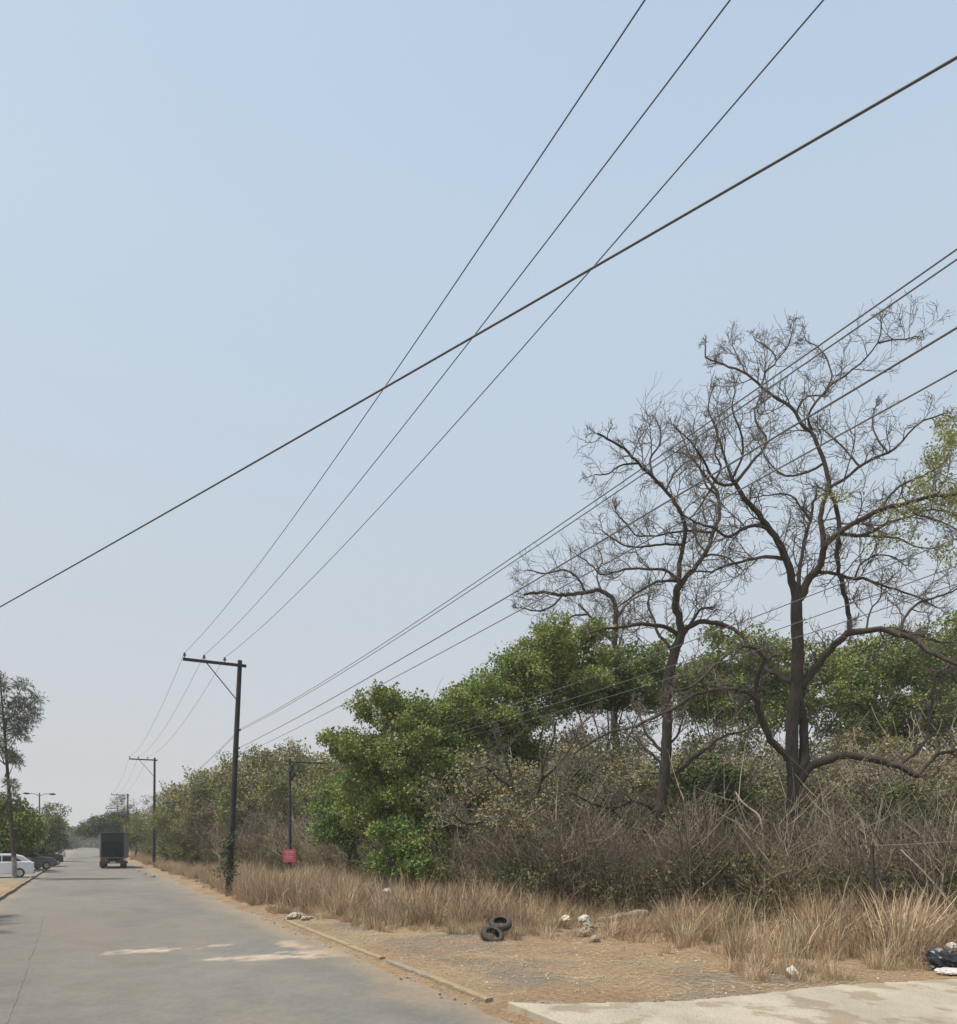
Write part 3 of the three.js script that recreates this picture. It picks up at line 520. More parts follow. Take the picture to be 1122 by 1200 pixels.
{
  const Z = 28, t = thing('bare_tree', gp(657, Z), 'low leafless tree leaning left with a fan of thin boughs', 'tree');
  bareTree(t, Z, [
    ['trunk', null, 8, 6, 0, [[659, 1062], [654, 1030], [643, 1010], [632, 992], [622, 974]]],
    ['A', 'trunk', 4, 1.4, -1, [[624, 978], [605, 974], [588, 968], [570, 962], [548, 966], [532, 955]]],
    ['B', 'trunk', 4, 1.3, 0.8, [[622, 975], [614, 950], [603, 925], [598, 905], [588, 880], [580, 862]]],
    ['C', 'trunk', 4, 1.3, -0.8, [[622, 975], [626, 945], [634, 915], [638, 890], [648, 868], [652, 845]]],
    ['D', 'trunk', 3.6, 1.3, 1.2, [[632, 992], [640, 965], [655, 935], [668, 915], [690, 890], [702, 872]]],
    ['E', 'trunk', 3, 1.2, -1.2, [[642, 1008], [665, 985], [690, 968], [708, 945], [722, 930]]],
    ['H', 'C', 2.4, 1, 0.8, [[634, 915], [655, 895], [672, 870], [680, 850], [695, 838]]],
    ['I', 'B', 2.4, 1, -0.8, [[603, 925], [585, 912], [568, 898], [556, 905]]],
  ], 41, { step: 0.42, len: 1.3, skip: 0.1 });
}

// ---------------------------------------------------------------- green trees among and behind the bare ones
leafyTree('green_tree', 'bushy green tree with leaves hanging almost to the grass', gp(470, 33), 33, [[446, 832, 28, 18, 0], [478, 845, 40, 28, 0], [420, 878, 32, 22, -0.5], [510, 845, 32, 26, 1], [460, 890, 46, 32, -1], [520, 890, 40, 30, 0.5], [490, 935, 44, 34, -0.5], [428, 915, 34, 26, 0.5], [445, 955, 40, 26, 0], [500, 970, 34, 24, 0.6]], 51, { density: 40, leafScale: 0.74, trunkR: 0.2 });
leafyTree('green_tree', 'small green tree beside the red sign pole', gp(408, 40), 40, [[398, 940, 28, 24, 0], [420, 960, 30, 22, 0.5], [388, 970, 24, 18, -0.5], [428, 925, 24, 18, 0.5], [410, 988, 26, 14, 0]], 52, { density: 32, leafScale: 0.8, trunkR: 0.12, color: BUSH });
leafyTree('green_bush', 'bright green leafy bush growing out of the dry grass', gp(485, 30.5), 30.5, [[478, 1000, 30, 24, 0], [500, 985, 28, 22, 0.3], [490, 1018, 34, 18, -0.3], [468, 978, 20, 18, 0.4]], 53, { density: 42, leafScale: 0.75, trunkR: 0.07, color: BUSH, category: 'bush' });
leafyTree('green_tree', 'broad light green tree rising towards the dark crowns', gp(605, 36), 36, [[545, 835, 30, 24, 0], [565, 845, 38, 30, 0], [590, 810, 46, 34, 0], [630, 775, 44, 30, 0.5], [648, 805, 50, 34, 0], [605, 850, 44, 28, -0.5], [648, 752, 26, 14, 0], [555, 885, 38, 26, 0], [600, 880, 36, 18, 0.6], [530, 865, 30, 26, 0]], 54, { density: 34, leafScale: 0.78, trunkR: 0.24 });
leafyTree('green_tree', 'dark green tree behind the slender leafless tree', gp(700, 39), 39, [[672, 790, 46, 38, 0], [708, 795, 44, 36, 0], [742, 782, 40, 26, 0.5], [765, 800, 34, 26, 0], [690, 820, 50, 20, 0], [735, 815, 40, 18, 0]], 55, { density: 21, trunkR: 0.2, color: [0.125, 0.195, 0.042] });
leafyTree('green_tree', 'green tree seen between the two big bare trunks', gp(845, 42), 42, [[822, 790, 44, 30, 0], [865, 775, 46, 28, 0], [850, 815, 54, 30, 0.5], [808, 825, 34, 22, 0], [897, 800, 40, 30, 0], [880, 840, 40, 24, -0.5], [905, 765, 26, 20, 0.5], [925, 830, 30, 24, 0.5]], 56, { density: 18, trunkR: 0.18, mixShare: 0.3, mix: OLIVE });
leafyTree('green_tree', 'wide green tree with gaps in its crown behind the low curved bough', gp(1030, 43), 43, [[972, 785, 42, 32, 0], [1010, 792, 50, 38, 0.5], [1060, 785, 50, 36, 0], [1105, 770, 44, 36, 0], [1040, 835, 54, 32, 0], [985, 840, 44, 28, -0.5], [1100, 825, 46, 34, 0], [1140, 800, 44, 50, 0], [1020, 868, 44, 20, 0.5], [1085, 866, 40, 20, 0]], 57, { density: 17, trunkR: 0.2, mixShare: 0.3, mix: OLIVE });
leafyTree('understory_tree', 'thin yellowish understory tree under the broad light green tree', gp(590, 39), 39, [[570, 930, 40, 26, 0], [610, 915, 36, 24, 0.5], [545, 960, 36, 26, 0], [600, 960, 40, 26, 0], [640, 880, 30, 20, 0]], 61, { density: 6, trunkR: 0.09, color: OLIVE, mix: YEL });
leafyTree('understory_tree', 'thin olive understory tree right of the big forked trunk', gp(1010, 38), 38, [[985, 905, 40, 26, 0], [1030, 920, 44, 28, 0.5], [1085, 925, 44, 30, 0], [960, 945, 36, 24, 0], [1110, 890, 30, 26, 0], [965, 880, 30, 20, 0], [1045, 885, 40, 22, 0.5]], 62, { density: 6.5, trunkR: 0.09, color: [0.15, 0.18, 0.055], mix: [0.26, 0.2, 0.1], mixShare: 0.35 });
leafyTree('understory_tree', 'thin olive understory tree between the two big bare trunks', gp(840, 40), 40, [[840, 930, 40, 26, 0], [870, 905, 34, 24, 0.5], [805, 945, 34, 24, 0], [895, 940, 34, 24, 0], [838, 872, 34, 22, 0], [888, 876, 28, 18, 0]], 63, { density: 5.5, trunkR: 0.08, color: [0.14, 0.17, 0.055], mix: [0.26, 0.2, 0.1], mixShare: 0.35 });
leafyTree('understory_tree', 'thin olive understory tree left of the slender dark trunk', gp(715, 38), 38, [[690, 945, 36, 24, 0], [735, 935, 34, 24, 0], [665, 925, 30, 22, 0.5], [745, 965, 34, 22, 0], [690, 878, 30, 18, 0], [738, 868, 26, 18, 0]], 64, { density: 4.5, trunkR: 0.08, color: OLIVE, mix: [0.26, 0.2, 0.1], mixShare: 0.4 });
leafyTree('green_bush', 'dark green bush under the slender leafless tree', gp(815, 28.5), 28.5, [[800, 922, 24, 16, 0], [832, 912, 28, 16, 0.4], [860, 935, 22, 14, 0.2]], 58, { density: 18, trunkR: 0.06, color: DARK, mix: GREEN, category: 'bush' });
leafyTree('green_bush', 'dark green bush below the low curved bough', gp(1065, 27), 27, [[1062, 958, 24, 22, 0], [1085, 972, 22, 14, 0.3], [1050, 935, 16, 14, 0.2], [1100, 960, 16, 12, 0]], 59, { density: 20, trunkR: 0.06, color: DARK, mix: GREEN, category: 'bush' });
leafyTree('pole_creeper', 'dark leafy creeper climbing the foot of the leaning utility pole', gp(266, 35.2), 35.2, [[266, 1000, 7, 14, 0], [264, 1022, 10, 12, 0], [272, 985, 5, 10, 0]], 60, { density: 60, trunkR: 0.03, color: [0.06, 0.085, 0.035], mix: OLIVE, spray: 'small', category: 'plant' });

// ---------------------------------------------------------------- half-bare olive trees in the row beyond the sign
function scrubTree(seed, label, group, col, leafN, wood) {       // about 1 m units: 8 m tall, multi-stemmed
  const r = rng(seed), t = thing('scrub_tree', V(0, 0, 0), label, 'tree', group), stems = 3 + Math.floor(r() * 3), tips = [], b = new MB();
  for (let s = 0; s < stems; s++) {
    const a = s / stems * 6.28 + r(), d = V(Math.cos(a) * 0.32, 1, Math.sin(a) * 0.32).normalize(), pts = [V(Math.cos(a) * 0.15, -0.1, Math.sin(a) * 0.15)]; let dir = d.clone();
    for (let k = 0; k < 7; k++) { dir.addScaledVector(perp(dir, r), 0.22); dir.y += 0.04; dir.normalize(); pts.push(pts[k].clone().addScaledVector(dir, 0.95)); }
    new MB().tube(pts, (q) => 0.10 - 0.075 * q, 7).build('trunk', wood, t);
    for (let k = 1; k < 8; k++) for (let c = 0; c < 3; c++) { const dd = perp(V(0, 1, 0), r).add(V(0, between(r, 0.1, 0.9), 0)).normalize(); grow(b, pts[k], dd, between(r, 1.1, 2.3) * (1.1 - k * 0.05), 0.028, 1, 3, r, { up: 0.12, wob: 0.35, minR: 0.011, kids: [5, 4], ratio: 0.55 }, tips); }
  }
  b.build('twigs', wood, t).userData.kind = 'stuff';
  const L = []; for (let k = 0; k < leafN; k++) { const [p, d] = tips[Math.floor(r() * tips.length)]; L.push({ m: mat4(p.clone().add(V(between(r, -0.25, 0.25), between(r, -0.25, 0.25), between(r, -0.25, 0.25))), eul(r() * 6, r() * 6, r() * 6), between(r, 0.7, 1.3)), c: tint(col, r, 0.35) }); }
  copies('crown', sprays.mid[seed % 3], M.leafFar, L, t);
  return t;
}
{
  const grp = 'half-bare trees in the row beyond the sign', lab = ['half-bare tree with yellowish olive leaves in the hazy row beyond the red sign', 'half-bare tree with few brownish leaves in the hazy row beyond the red sign', 'fuller green-leaved tree in the hazy row beyond the red sign'];
  const protos = [scrubTree(71, lab[0], grp, [0.23, 0.225, 0.085], 2600, M.scrub), scrubTree(72, lab[1], grp, [0.25, 0.22, 0.11], 1700, M.scrub), scrubTree(73, lab[2], grp, [0.18, 0.20, 0.07], 3400, M.scrub)];
  const brown = scrubTree(74, 'nearly leafless grey-brown tree between the leaning pole and the red sign', 'nearly leafless trees by the red sign', [0.22, 0.18, 0.12], 700, M.scrub);
  const spots = [[192, 946, 108], [213, 934, 98], [232, 922, 90], [252, 906, 84], [275, 896, 78], [205, 950, 84], [228, 938, 76], [176, 960, 126], [168, 968, 150], [300, 888, 72], [322, 872, 70], [350, 872, 68], [378, 884, 62], [262, 925, 74], [300, 915, 70], [238, 955, 80], [196, 965, 92], [340, 905, 66], [372, 915, 62], [395, 890, 66], [160, 972, 175]];
  const r = rng(75), done = [0, 0, 0];
  spots.forEach(([px, py, Z], i) => { const k = i % 3, o = done[k]++ ? copyOf(protos[k]) : protos[k]; const h = CAMH + (HY - py) / F * Z; o.position.copy(gp(px, Z)); o.rotation.y = r() * 6.28; const s = h / 8.2; o.scale.set(s * between(r, 0.95, 1.15), s, s * between(r, 0.95, 1.15)); });
  const bs = [[290, 925, 68], [318, 935, 63], [355, 930, 62], [380, 940, 60], [440, 955, 46], [252, 945, 72]];
  bs.forEach(([px, py, Z], i) => { const o = i ? copyOf(brown) : brown; o.position.copy(gp(px, Z)); o.rotation.y = i * 1.9; const s = (CAMH + (HY - py) / F * Z) / 8.2; o.scale.setScalar(s); });
  // thin leafless saplings behind the bare trees, one sort for the whole right-hand side
  const thin = scrubTree(76, 'thin leafless scrub tree standing behind the bare trees', 'thin scrub trees behind the bare trees', [0.22, 0.205, 0.10], 800, M.scrub);
  const ts = [[545, 900, 38], [575, 915, 42], [620, 880, 40], [665, 870, 44], [690, 900, 36], [735, 880, 45], [760, 905, 36], [810, 880, 46], [845, 905, 38], [880, 890, 44], [905, 915, 34], [960, 905, 40], [1000, 900, 46], [1035, 915, 36], [1075, 890, 42], [1110, 905, 35], [1140, 880, 40], [520, 925, 36], [640, 915, 33], [715, 925, 31], [868, 930, 30], [985, 935, 31], [560, 880, 34], [600, 905, 31], [650, 890, 30], [680, 870, 34], [705, 885, 33], [745, 900, 31], [800, 895, 31], [830, 880, 34], [895, 885, 33], [950, 920, 29], [970, 885, 34], [1015, 895, 32], [1050, 885, 33], [1095, 875, 34], [1125, 895, 30]];
  ts.forEach(([px, py, Z], i) => { const o = i ? copyOf(thin) : thin; o.position.copy(gp(px, Z)); o.rotation.y = i * 2.3; const s = (CAMH + (HY - py + 22) / F * Z) / 8.2; o.scale.set(s * 1.15, s, s * 1.15); });
}

// ---------------------------------------------------------------- thicket, dry grass, litter of leaves
const treeLine = [[150, 140], [165, 120], [200, 88], [268, 62], [340, 55], [400, 47], [480, 31.5], [560, 27], [640, 24], [778, 22], [900, 20], [1028, 18.6], [1122, 17.6], [1400, 16.5]];
function shrubGeo(seed) {
  const r = rng(seed), b = new MB();
  for (let s = 0; s < 10; s++) { const a = r() * 6.28, o = between(r, 0, 0.4), d = V(Math.cos(a) * between(r, 0.05, 0.5), 1, Math.sin(a) * between(r, 0.05, 0.5)).normalize(); grow(b, V(Math.cos(a) * o, -0.05, Math.sin(a) * o), d, between(r, 1.3, 2.8), 0.015, 1, 3, r, { up: 0.07, wob: 0.13, minR: 0.0055, kids: [6, 3], ratio: 0.38 }, null); }
  return b.geo();
}
{
  const g = tag(new THREE.Group(), 'tangled grey-brown thicket of dry stems behind the grass', 'thicket', null, 'stuff'); g.name = 'thicket'; scene.add(g);
  const r = rng(81), vs = [1, 2, 3, 4].map(shrubGeo), lists = vs.map(() => []), leaves = [[], []];
  const tones = [[0.8, 0.8, 0.8], [0.36, 0.34, 0.33], [1.25, 1.15, 1.0], [0.5, 0.56, 0.42], [0.62, 0.55, 0.54]];
  const put = (px, Z, s, k) => { const p = gp(px, Z), t = tones[Math.floor(r() * 5)], q = between(r, 0.75, 1.15); lists[k % 4].push({ m: mat4(p, eul(between(r, -0.12, 0.12), r() * 6.28, between(r, -0.12, 0.12)), V(s * between(r, 0.85, 1.25), s, s * between(r, 0.85, 1.25))), c: rgb(t[0] * q, t[1] * q, t[2] * q) });
    const green = fbm(px * 0.018, Z * 0.2, 85, 3) > 0.46, n = Math.floor(r() * r() * (green ? 380 : 150)); for (let i = 0; i < n; i++) leaves[i % 2].push({ m: mat4(p.clone().add(V(between(r, -1, 1) * s, between(r, 0.3, 2.1) * s, between(r, -1, 1) * s)), eul(r() * 6, r() * 6, r() * 6), between(r, 0.5, 1.2)), c: tint(green ? [0.14, 0.165, 0.055] : r() < 0.55 ? [0.18, 0.18, 0.07] : [0.27, 0.21, 0.12], r, 0.35) }); };
  for (let k = 0; k < 430; k++) { const px = between(r, 430, 1230), z0 = interp(treeLine, px); put(px, z0 + 0.4 + r() * r() * 9, between(r, 0.5, 1.08), k); }
  for (let k = 0; k < 210; k++) { const px = between(r, 480, 1230), z0 = interp(treeLine, px); put(px, z0 + between(r, 9, 38), between(r, 1.3, 2.3), k); }
  for (let k = 0; k < 260; k++) { const px = 165 + 300 * Math.sqrt(r()), z0 = interp(treeLine, px); put(px, z0 + between(r, 0, 10), between(r, 0.8, 1.6), k); }
  const shoot = new MB(), sr = rng(86); for (let k = 0; k < 5; k++) { const a = sr() * 6.28; grow(shoot, V(Math.cos(a) * 0.25, -0.05, Math.sin(a) * 0.25), V(between(sr, -0.22, 0.22), 1, between(sr, -0.22, 0.22)).normalize(), between(sr, 2.2, 4.2), between(sr, 0.014, 0.03), 1, 2, sr, { up: 0.05, wob: 0.07, minR: 0.006, kids: [5], ratio: 0.3 }, null); }
  const shoots = []; for (let k = 0; k < 340; k++) { const px = between(r, 430, 1230), z0 = interp(treeLine, px), q = r() < 0.3 ? between(r, 0.8, 1.15) : between(r, 0.22, 0.65), p = gp(px, z0 - 0.4 + r() * 9), s = between(r, 0.4, 1.05); shoots.push({ m: mat4(p, eul(between(r, -0.15, 0.15), r() * 6.28, between(r, -0.15, 0.15)), s), c: rgb(q, q * 0.96, q * 0.9) }); }
  copies('shoots', shoot.geo(), M.scrub, shoots, g);
  vs.forEach((q, i) => copies('stems', q, M.scrub, lists[i], g)); leaves.forEach((l, i) => copies('leaves', sprays.small[i], M.leafFar, l, g));
}
function tussock(seed, n, h0, h1, w = 0.0056) {
  const r = rng(seed), b = new MB(), tone = [];
  for (let k = 0; k < n; k++) {
    const a = r() * 6.28, o = 0.24 * Math.sqrt(r()), lean = between(r, 0.05, 0.75) * between(r, 0.5, 1.2), h = between(r, h0, h1), x = Math.cos(a), z = Math.sin(a), f = a + between(r, -1.2, 1.2), sx = -Math.sin(f) * w, sz = Math.cos(f) * w, bend = r() < 0.34 ? between(r, 0.8, 1.5) : 0.35, ox = o * x, oz = o * z, a2 = a + between(r, -1.6, 1.6), lx = Math.cos(a2), lz = Math.sin(a2);
    const at = (t) => V(ox + lx * lean * h * t * (0.4 + bend * t), h * t * (1 - (bend > 0.5 ? 0.45 : 0.12) * t * t) - 0.03, oz + lz * lean * h * t * (0.4 + bend * t));
    const p = [0, 0.4, 0.75, 1].map(at), W = [1, 0.85, 0.55, 0.05], v = between(r, 0.6, 1.3), q0 = b.p.length;
    for (let i = 1; i < 4; i++) b.quad(p[i - 1].clone().add(V(sx * W[i - 1], 0, sz * W[i - 1])), p[i - 1].clone().add(V(-sx * W[i - 1], 0, -sz * W[i - 1])), p[i].clone().add(V(-sx * W[i], 0, -sz * W[i])), p[i].clone().add(V(sx * W[i], 0, sz * W[i])));
    for (let q = q0; q < b.p.length; q += 3) tone.push(v, v * 0.98, v * 0.95);
  }
  const g = b.geo(); g.setAttribute('color', new THREE.Float32BufferAttribute(tone, 3)); return g;
}
{
  const g = tag(new THREE.Group(), 'tall dry straw-coloured grass between the road verge and the thicket', 'grass', null, 'stuff'); g.name = 'dry_grass'; scene.add(g);
  const r = rng(91), vs = [tussock(1, 90, 0.4, 1.2), tussock(2, 80, 0.3, 0.95), tussock(3, 70, 0.2, 0.7), tussock(4, 80, 0.45, 1.55), tussock(5, 12, 0.9, 1.9, 0.006), tussock(6, 60, 0.15, 0.5)], lists = vs.map(() => []);
  const tones = [[0.44, 0.325, 0.20], [0.36, 0.245, 0.15], [0.52, 0.405, 0.27], [0.30, 0.20, 0.125], [0.41, 0.285, 0.185], [0.33, 0.275, 0.16]];
  let n = 0, guard = 0;
  while (n < 5200 && guard++ < 90000) {
    const near = r() < 0.66, D = near ? between(r, 4, 32) : 32 + 110 * Math.pow(r(), 1.5), x = between(r, 5.6, near ? 27 : 21), z = -D, [px, py, Z] = pix(x, 0, z);
    if (px > 1250 || Z < 5) continue;
    const back = interp(treeLine, px) + 2.2; if (Z > back) continue;
    const edgeN = (fbm(x * 0.5, z * 0.5, 93, 3) - 0.5); let d;
    if (px > 325) d = (interp(grassFront, px) + edgeN * 44 - py); else d = (x - 5.6 + edgeN * 0.9) * 40;
    if (d < 0) continue;
    const bare = fbm(x * 0.32 + 7, z * 0.32, 95, 3); if (bare > 0.55 && r() < 0.85) continue; if (d < 16 && r() < 0.35) continue;
    const low = d < 14 ? 0.6 : 1, k = low < 1 && r() < 0.7 ? (r() < 0.5 ? 2 : 5) : Math.floor(r() * 5), t = tones[Math.floor(r() * 6)], q = between(r, 0.8, 1.2), s = between(r, 0.42, 1.05) * low * (0.45 + 1.05 * fbm(x * 0.4, z * 0.4, 97, 3)) * (D > 32 ? 0.95 : 1.05);
    const low2 = px > 650 && px < 775 && py > 1084 ? 0.42 : 1; lists[k].push({ m: mat4(V(x, groundY(x, z), z), eul(between(r, -0.1, 0.1), r() * 6.28, between(r, -0.1, 0.1)), V(s * 1.2 * Math.sqrt(low2), s * low2, s * 1.2 * Math.sqrt(low2))), c: rgb(t[0] * q * 1.06, t[1] * q * 1.10, t[2] * q * 1.16) }); n++;
  }
  vs.forEach((q, i) => copies('tussocks', q, M.blades, lists[i], g));
}
{
  // straw and fallen leaves on the dirt
  const r = rng(101), b = new MB(); for (let k = 0; k < 7; k++) { const a = r() * 6.28, o = V(between(r, -0.3, 0.3), between(r, 0.002, 0.02), between(r, -0.3, 0.3)), d = V(Math.cos(a), between(r, -0.02, 0.08), Math.sin(a)), s = V(-Math.sin(a), 0, Math.cos(a)), L = between(r, 0.06, 0.28), w = 0.004 + 0.006 * r() * r(); b.quad(o, o.clone().addScaledVector(s, w), o.clone().addScaledVector(d, L).addScaledVector(s, w), o.clone().addScaledVector(d, L)); }
  const list = [];
  for (let k = 0; k < 5200; k++) { const x = 5.5 + 9 * Math.pow(r(), 0.8), z = -between(r, 6, 34), [px, py] = pix(x, 0, z); if (px > 1180) continue; const d = interp(grassFront, px) + 10 - py; const keep = px > 325 ? (d > -40 ? 0.85 : 0.16) : 0.5; if (r() > keep * (0.3 + fbm(x * 0.7, z * 0.7, 103, 3))) continue; const q = between(r, 0.8, 1.25); list.push({ m: mat4(V(x, groundY(x, z) + 0.01, z), eul(0, r() * 6.28, 0), between(r, 0.6, 1.3)), c: rgb(0.48 * q, 0.36 * q, 0.22 * q) }); }
  const o = copies('straw_litter', b.geo(), M.straw, list); tag(o, 'scattered straw and dead blades lying on the dirt', 'straw');
  const pb = new THREE.IcosahedronGeometry(0.03, 0), pl = []; pb.scale(1, 0.6, 1.2);
  for (let k = 0; k < 1500; k++) { const x = 5.0 + 8 * Math.pow(r(), 1.2), z = -between(r, 6.5, 30), [px] = pix(x, 0, z); if (px > 1150) continue; const q = between(r, 0.7, 1.3); pl.push({ m: mat4(V(x, groundY(x, z) + 0.008, z), eul(r() * 3, r() * 6, r() * 3), between(r, 0.25, 1.0)), c: rgb(0.40 * q, 0.34 * q, 0.27 * q) }); }
  tag(copies('gravel', pb, std(rgb(1, 1, 1)), pl), 'loose pebbles strewn over the dirt by the kerb', 'gravel');
}

// ---------------------------------------------------------------- rubbish and dead wood in the grass
function tyre(pos, rot, label) {
  const t = thing('old_tyre', pos, label, 'tyre', 'old tyres dumped at the grass edge'); t.setRotationFromEuler(new THREE.Euler(...rot)); t.scale.setScalar(0.88);
  const pr = [[0.19, -0.09], [0.2, -0.105], [0.25, -0.112], [0.295, -0.1], [0.318, -0.075], [0.325, -0.03], [0.325, 0.03], [0.318, 0.075], [0.295, 0.1], [0.25, 0.112], [0.2, 0.105], [0.19, 0.09], [0.21, 0.085], [0.28, 0.07], [0.3, 0], [0.28, -0.07], [0.21, -0.085], [0.19, -0.09]].map(([a, b]) => new THREE.Vector2(a, b));
  mesh('sidewall', new THREE.LatheGeometry(pr, 40), M.rubber, t);
  const b = []; for (let k = 0; k < 36; k++) for (const s of [-1, 1]) { const g = new THREE.BoxGeometry(0.016, 0.06, 0.035); g.rotateX(s * 0.35); g.translate(0.328, s * 0.036, 0); g.rotateY(k / 36 * Math.PI * 2 + (s > 0 ? 0.08 : 0)); b.push(g); }
  mesh('tread', mergeGeometries(b), M.rubber, t).userData.kind = 'stuff';
}
const lift = (p, y) => { const q = p.clone(); q.y = groundY(p.x, p.z) + y; return q; };
{
  const g1 = G(577, 1106), g2 = G(590, 1103);
  tyre(lift(g1, 0.13), [0.7, 0.35, 0.0], 'worn black tyre lying half upright under the other tyre');
  tyre(lift(V(g2.x + 0.1, 0, g2.z - 0.32), 0.34), [0.36, 0.3, 0.24], 'dusty grey tyre lying tilted on top of the other tyre');
}
function crumple(seed, r0, sq = 0.7, n = 7, amp = 0.62) { const g = new THREE.IcosahedronGeometry(r0, n), p = g.attributes.position; for (let i = 0; i < p.count; i++) { const x = p.getX(i), y = p.getY(i), z = p.getZ(i), k = 1 + amp * (fbm(x / r0 * 1.7 + seed * 3.1, (y + z * 0.83) / r0 * 1.7, seed, 4) - 0.5) * 2 - 0.22 * Math.abs(fbm((x - z) / r0 * 2.6 + seed, (y * 1.3 - x * 0.6) / r0 * 2.6, seed + 5, 3) - 0.5) * 2; p.setXYZ(i, x * k, Math.max(-r0 * 0.5, y * k * sq), z * k); } g.computeVertexNormals(); return g; }
function waste(name, label, cat, px, py, r0, m, seed, sq = 0.7, y = 0.45, grp) { const o = mesh(name, crumple(seed, r0, sq), m); o.position.copy(lift(G(px, py), r0 * y)); o.rotation.y = seed; return tag(o, label, cat, grp); }
waste('rubbish_bag', 'black plastic rubbish bag lying beside the concrete apron', 'rubbish bag', 1112, 1141, 0.36, M.blackPlastic, 1, 0.75);
waste('rubbish_bag', 'small dark bag wedged against the black rubbish bag', 'rubbish bag', 1092, 1140, 0.16, std(rgb(0.12, 0.09, 0.08)), 2);
waste('paper_scrap', 'crumpled white paper on top of the black rubbish bag', 'paper', 1116, 1143, 0.08, M.whitePlastic, 3).position.y += 0.46;
waste('paper_scrap', 'crumpled pale paper scrap beside the black rubbish bag', 'paper', 1081, 1130, 0.12, std(rgb(0.5, 0.45, 0.38)), 4);
waste('foam_slab', 'white foam slab lying under the black rubbish bag', 'foam', 1112, 1147, 0.22, M.whitePlastic, 5, 0.22, 0.3);
waste('plastic_jug', 'white plastic jug lying in the front of the dry grass', 'jug', 929, 1150, 0.11, M.whitePlastic, 6, 1.0, 0.7);
waste('plastic_bag', 'pale blue plastic bag caught in the stems above the rubble', 'plastic bag', 727, 1076, 0.11, std(rgb(0.45, 0.49, 0.52)), 7, 1.3, 0.9).position.y += 0.5;
waste('plastic_bag', 'white plastic bag at the foot of the green bush', 'plastic bag', 454, 1066, 0.17, M.whitePlastic, 8).position.y += 0.55;
waste('plastic_bag', 'small white plastic bag in the grass near the red sign', 'plastic bag', 430, 1055, 0.15, M.whitePlastic, 9).position.y += 0.5;
waste('plastic_bag', 'white plastic bag on the rubble next to the pale log', 'plastic bag', 686, 1092, 0.17, M.whitePlastic, 10).position.y += 0.2;
waste('plastic_bag', 'yellowish plastic bag left of the rubble heap', 'plastic bag', 664, 1092, 0.14, std(rgb(0.55, 0.47, 0.32)), 11).position.y += 0.22;
for (const [px, py, s, k] of [[690, 1096, 0.2, 1], [702, 1093, 0.17, 2], [686, 1101, 0.15, 3], [697, 1107, 0.11, 4]]) waste('rubble_lump', 'pale lump of rubble dumped in the grass near the log', 'rubble', px, py, s, M.stone, 20 + k, 0.8, 0.6, 'rubble lumps by the log');
for (const [px, py, s, k] of [[345, 1079, 0.2, 1], [352, 1078, 0.17, 2], [358, 1081, 0.14, 3], [338, 1080, 0.13, 4], [364, 1079, 0.1, 5]]) waste('rubble_lump', 'whitish lump of rubble at the far end of the yellowish kerb', 'rubble', px, py, s, std(rgb(0.55, 0.48, 0.38), { map: grain }), 30 + k, 0.6, 0.4, 'rubble lumps at the kerb end');
for (const [px, py, s, k] of [[170, 1025, 0.13, 1], [179, 1028, 0.17, 2], [163, 1021, 0.12, 3]]) waste('rubble_lump', 'pale stone at the road edge near the truck', 'rubble', px, py, s, std(rgb(0.55, 0.48, 0.38), { map: grain }), 40 + k, 0.5, 0.4, 'pale stones near the truck');
{
  const a = G(700, 1089), b = G(758, 1087), l = new MB(), c = [lift(a, 0.16), lift(a.clone().lerp(b, 0.3), 0.24), lift(a.clone().lerp(b, 0.65), 0.33), lift(b, 0.36)];
  tag(l.tube(new THREE.CatmullRomCurve3(c).getPoints(14), (t) => 0.075 + 0.06 * t + 0.02 * Math.sin(t * 17), 10).build('fallen_log', M.deadWood), 'pale dead log lying in the grass behind the rubble', 'log');
  const stick = (label, pts, r0, r1, m = M.deadWood, name = 'dead_branch') => tag(new MB().tube(new THREE.CatmullRomCurve3(pts).getPoints(12), (t) => r0 + (r1 - r0) * t, 7).build(name, m), label, 'branch');
  stick('pale broken bough hanging in front of the big forked trunk', [P(862, 928, 21.4), P(870, 940, 21), P(880, 948, 20.7), P(889, 955, 20.4), P(893, 968, 20.2), P(896, 1000, 20.2), P(897, 1094, 20)], 0.026, 0.036);
  stick('straight pale stick leaning in the thicket left of the forked trunk', [P(862, 962, 20.4), P(880, 985, 20.2), P(900, 1008, 20), P(936, 1085, 19.6)], 0.03, 0.035);
  stick('long pale pole leaning out of the thicket beside the fence post', [P(1056, 996, 18.2), P(1090, 1030, 17.4), P(1130, 1080, 16.6), P(1160, 1122, 15.9)], 0.022, 0.028);
  stick('forked dry stick standing up out of the front grass', [P(996, 1026, 15.2), P(990, 1045, 15.2), P(986, 1070, 15.1), P(982, 1128, 15)], 0.012, 0.02);
  stick('slanting dry stick crossing the forked one in the front grass', [P(1012, 1065, 15.1), P(1000, 1082, 15.2), P(975, 1122, 15.3)], 0.01, 0.014);
  const f = thing('fence_post', gp(1025, 17.5), 'dark weathered fence post standing in the thicket edge', 'fence post');
  const tp = P(1022, 990, 17.5).sub(f.position); new MB().tube([V(0, -0.2, 0), tp.clone().multiplyScalar(0.5).add(V(0.02, 0, 0)), tp], (t) => 0.055 - 0.012 * t, 9).build('shaft', M.bark, f);
  new MB().tube([V(0.13, -0.2, 0.1), tp.clone().multiplyScalar(0.9).add(V(0.1, 0, 0.08))], () => 0.024, 7).build('stake', M.barkGrey, f);
  new MB().tube([tp.clone().add(V(0, -0.02, 0)), P(1060, 990, 17.2).sub(f.position), P(1122, 986, 16.8).sub(f.position), P(1240, 984, 17).sub(f.position)], () => 0.012, 6).build('rail', M.deadWood, f);
}

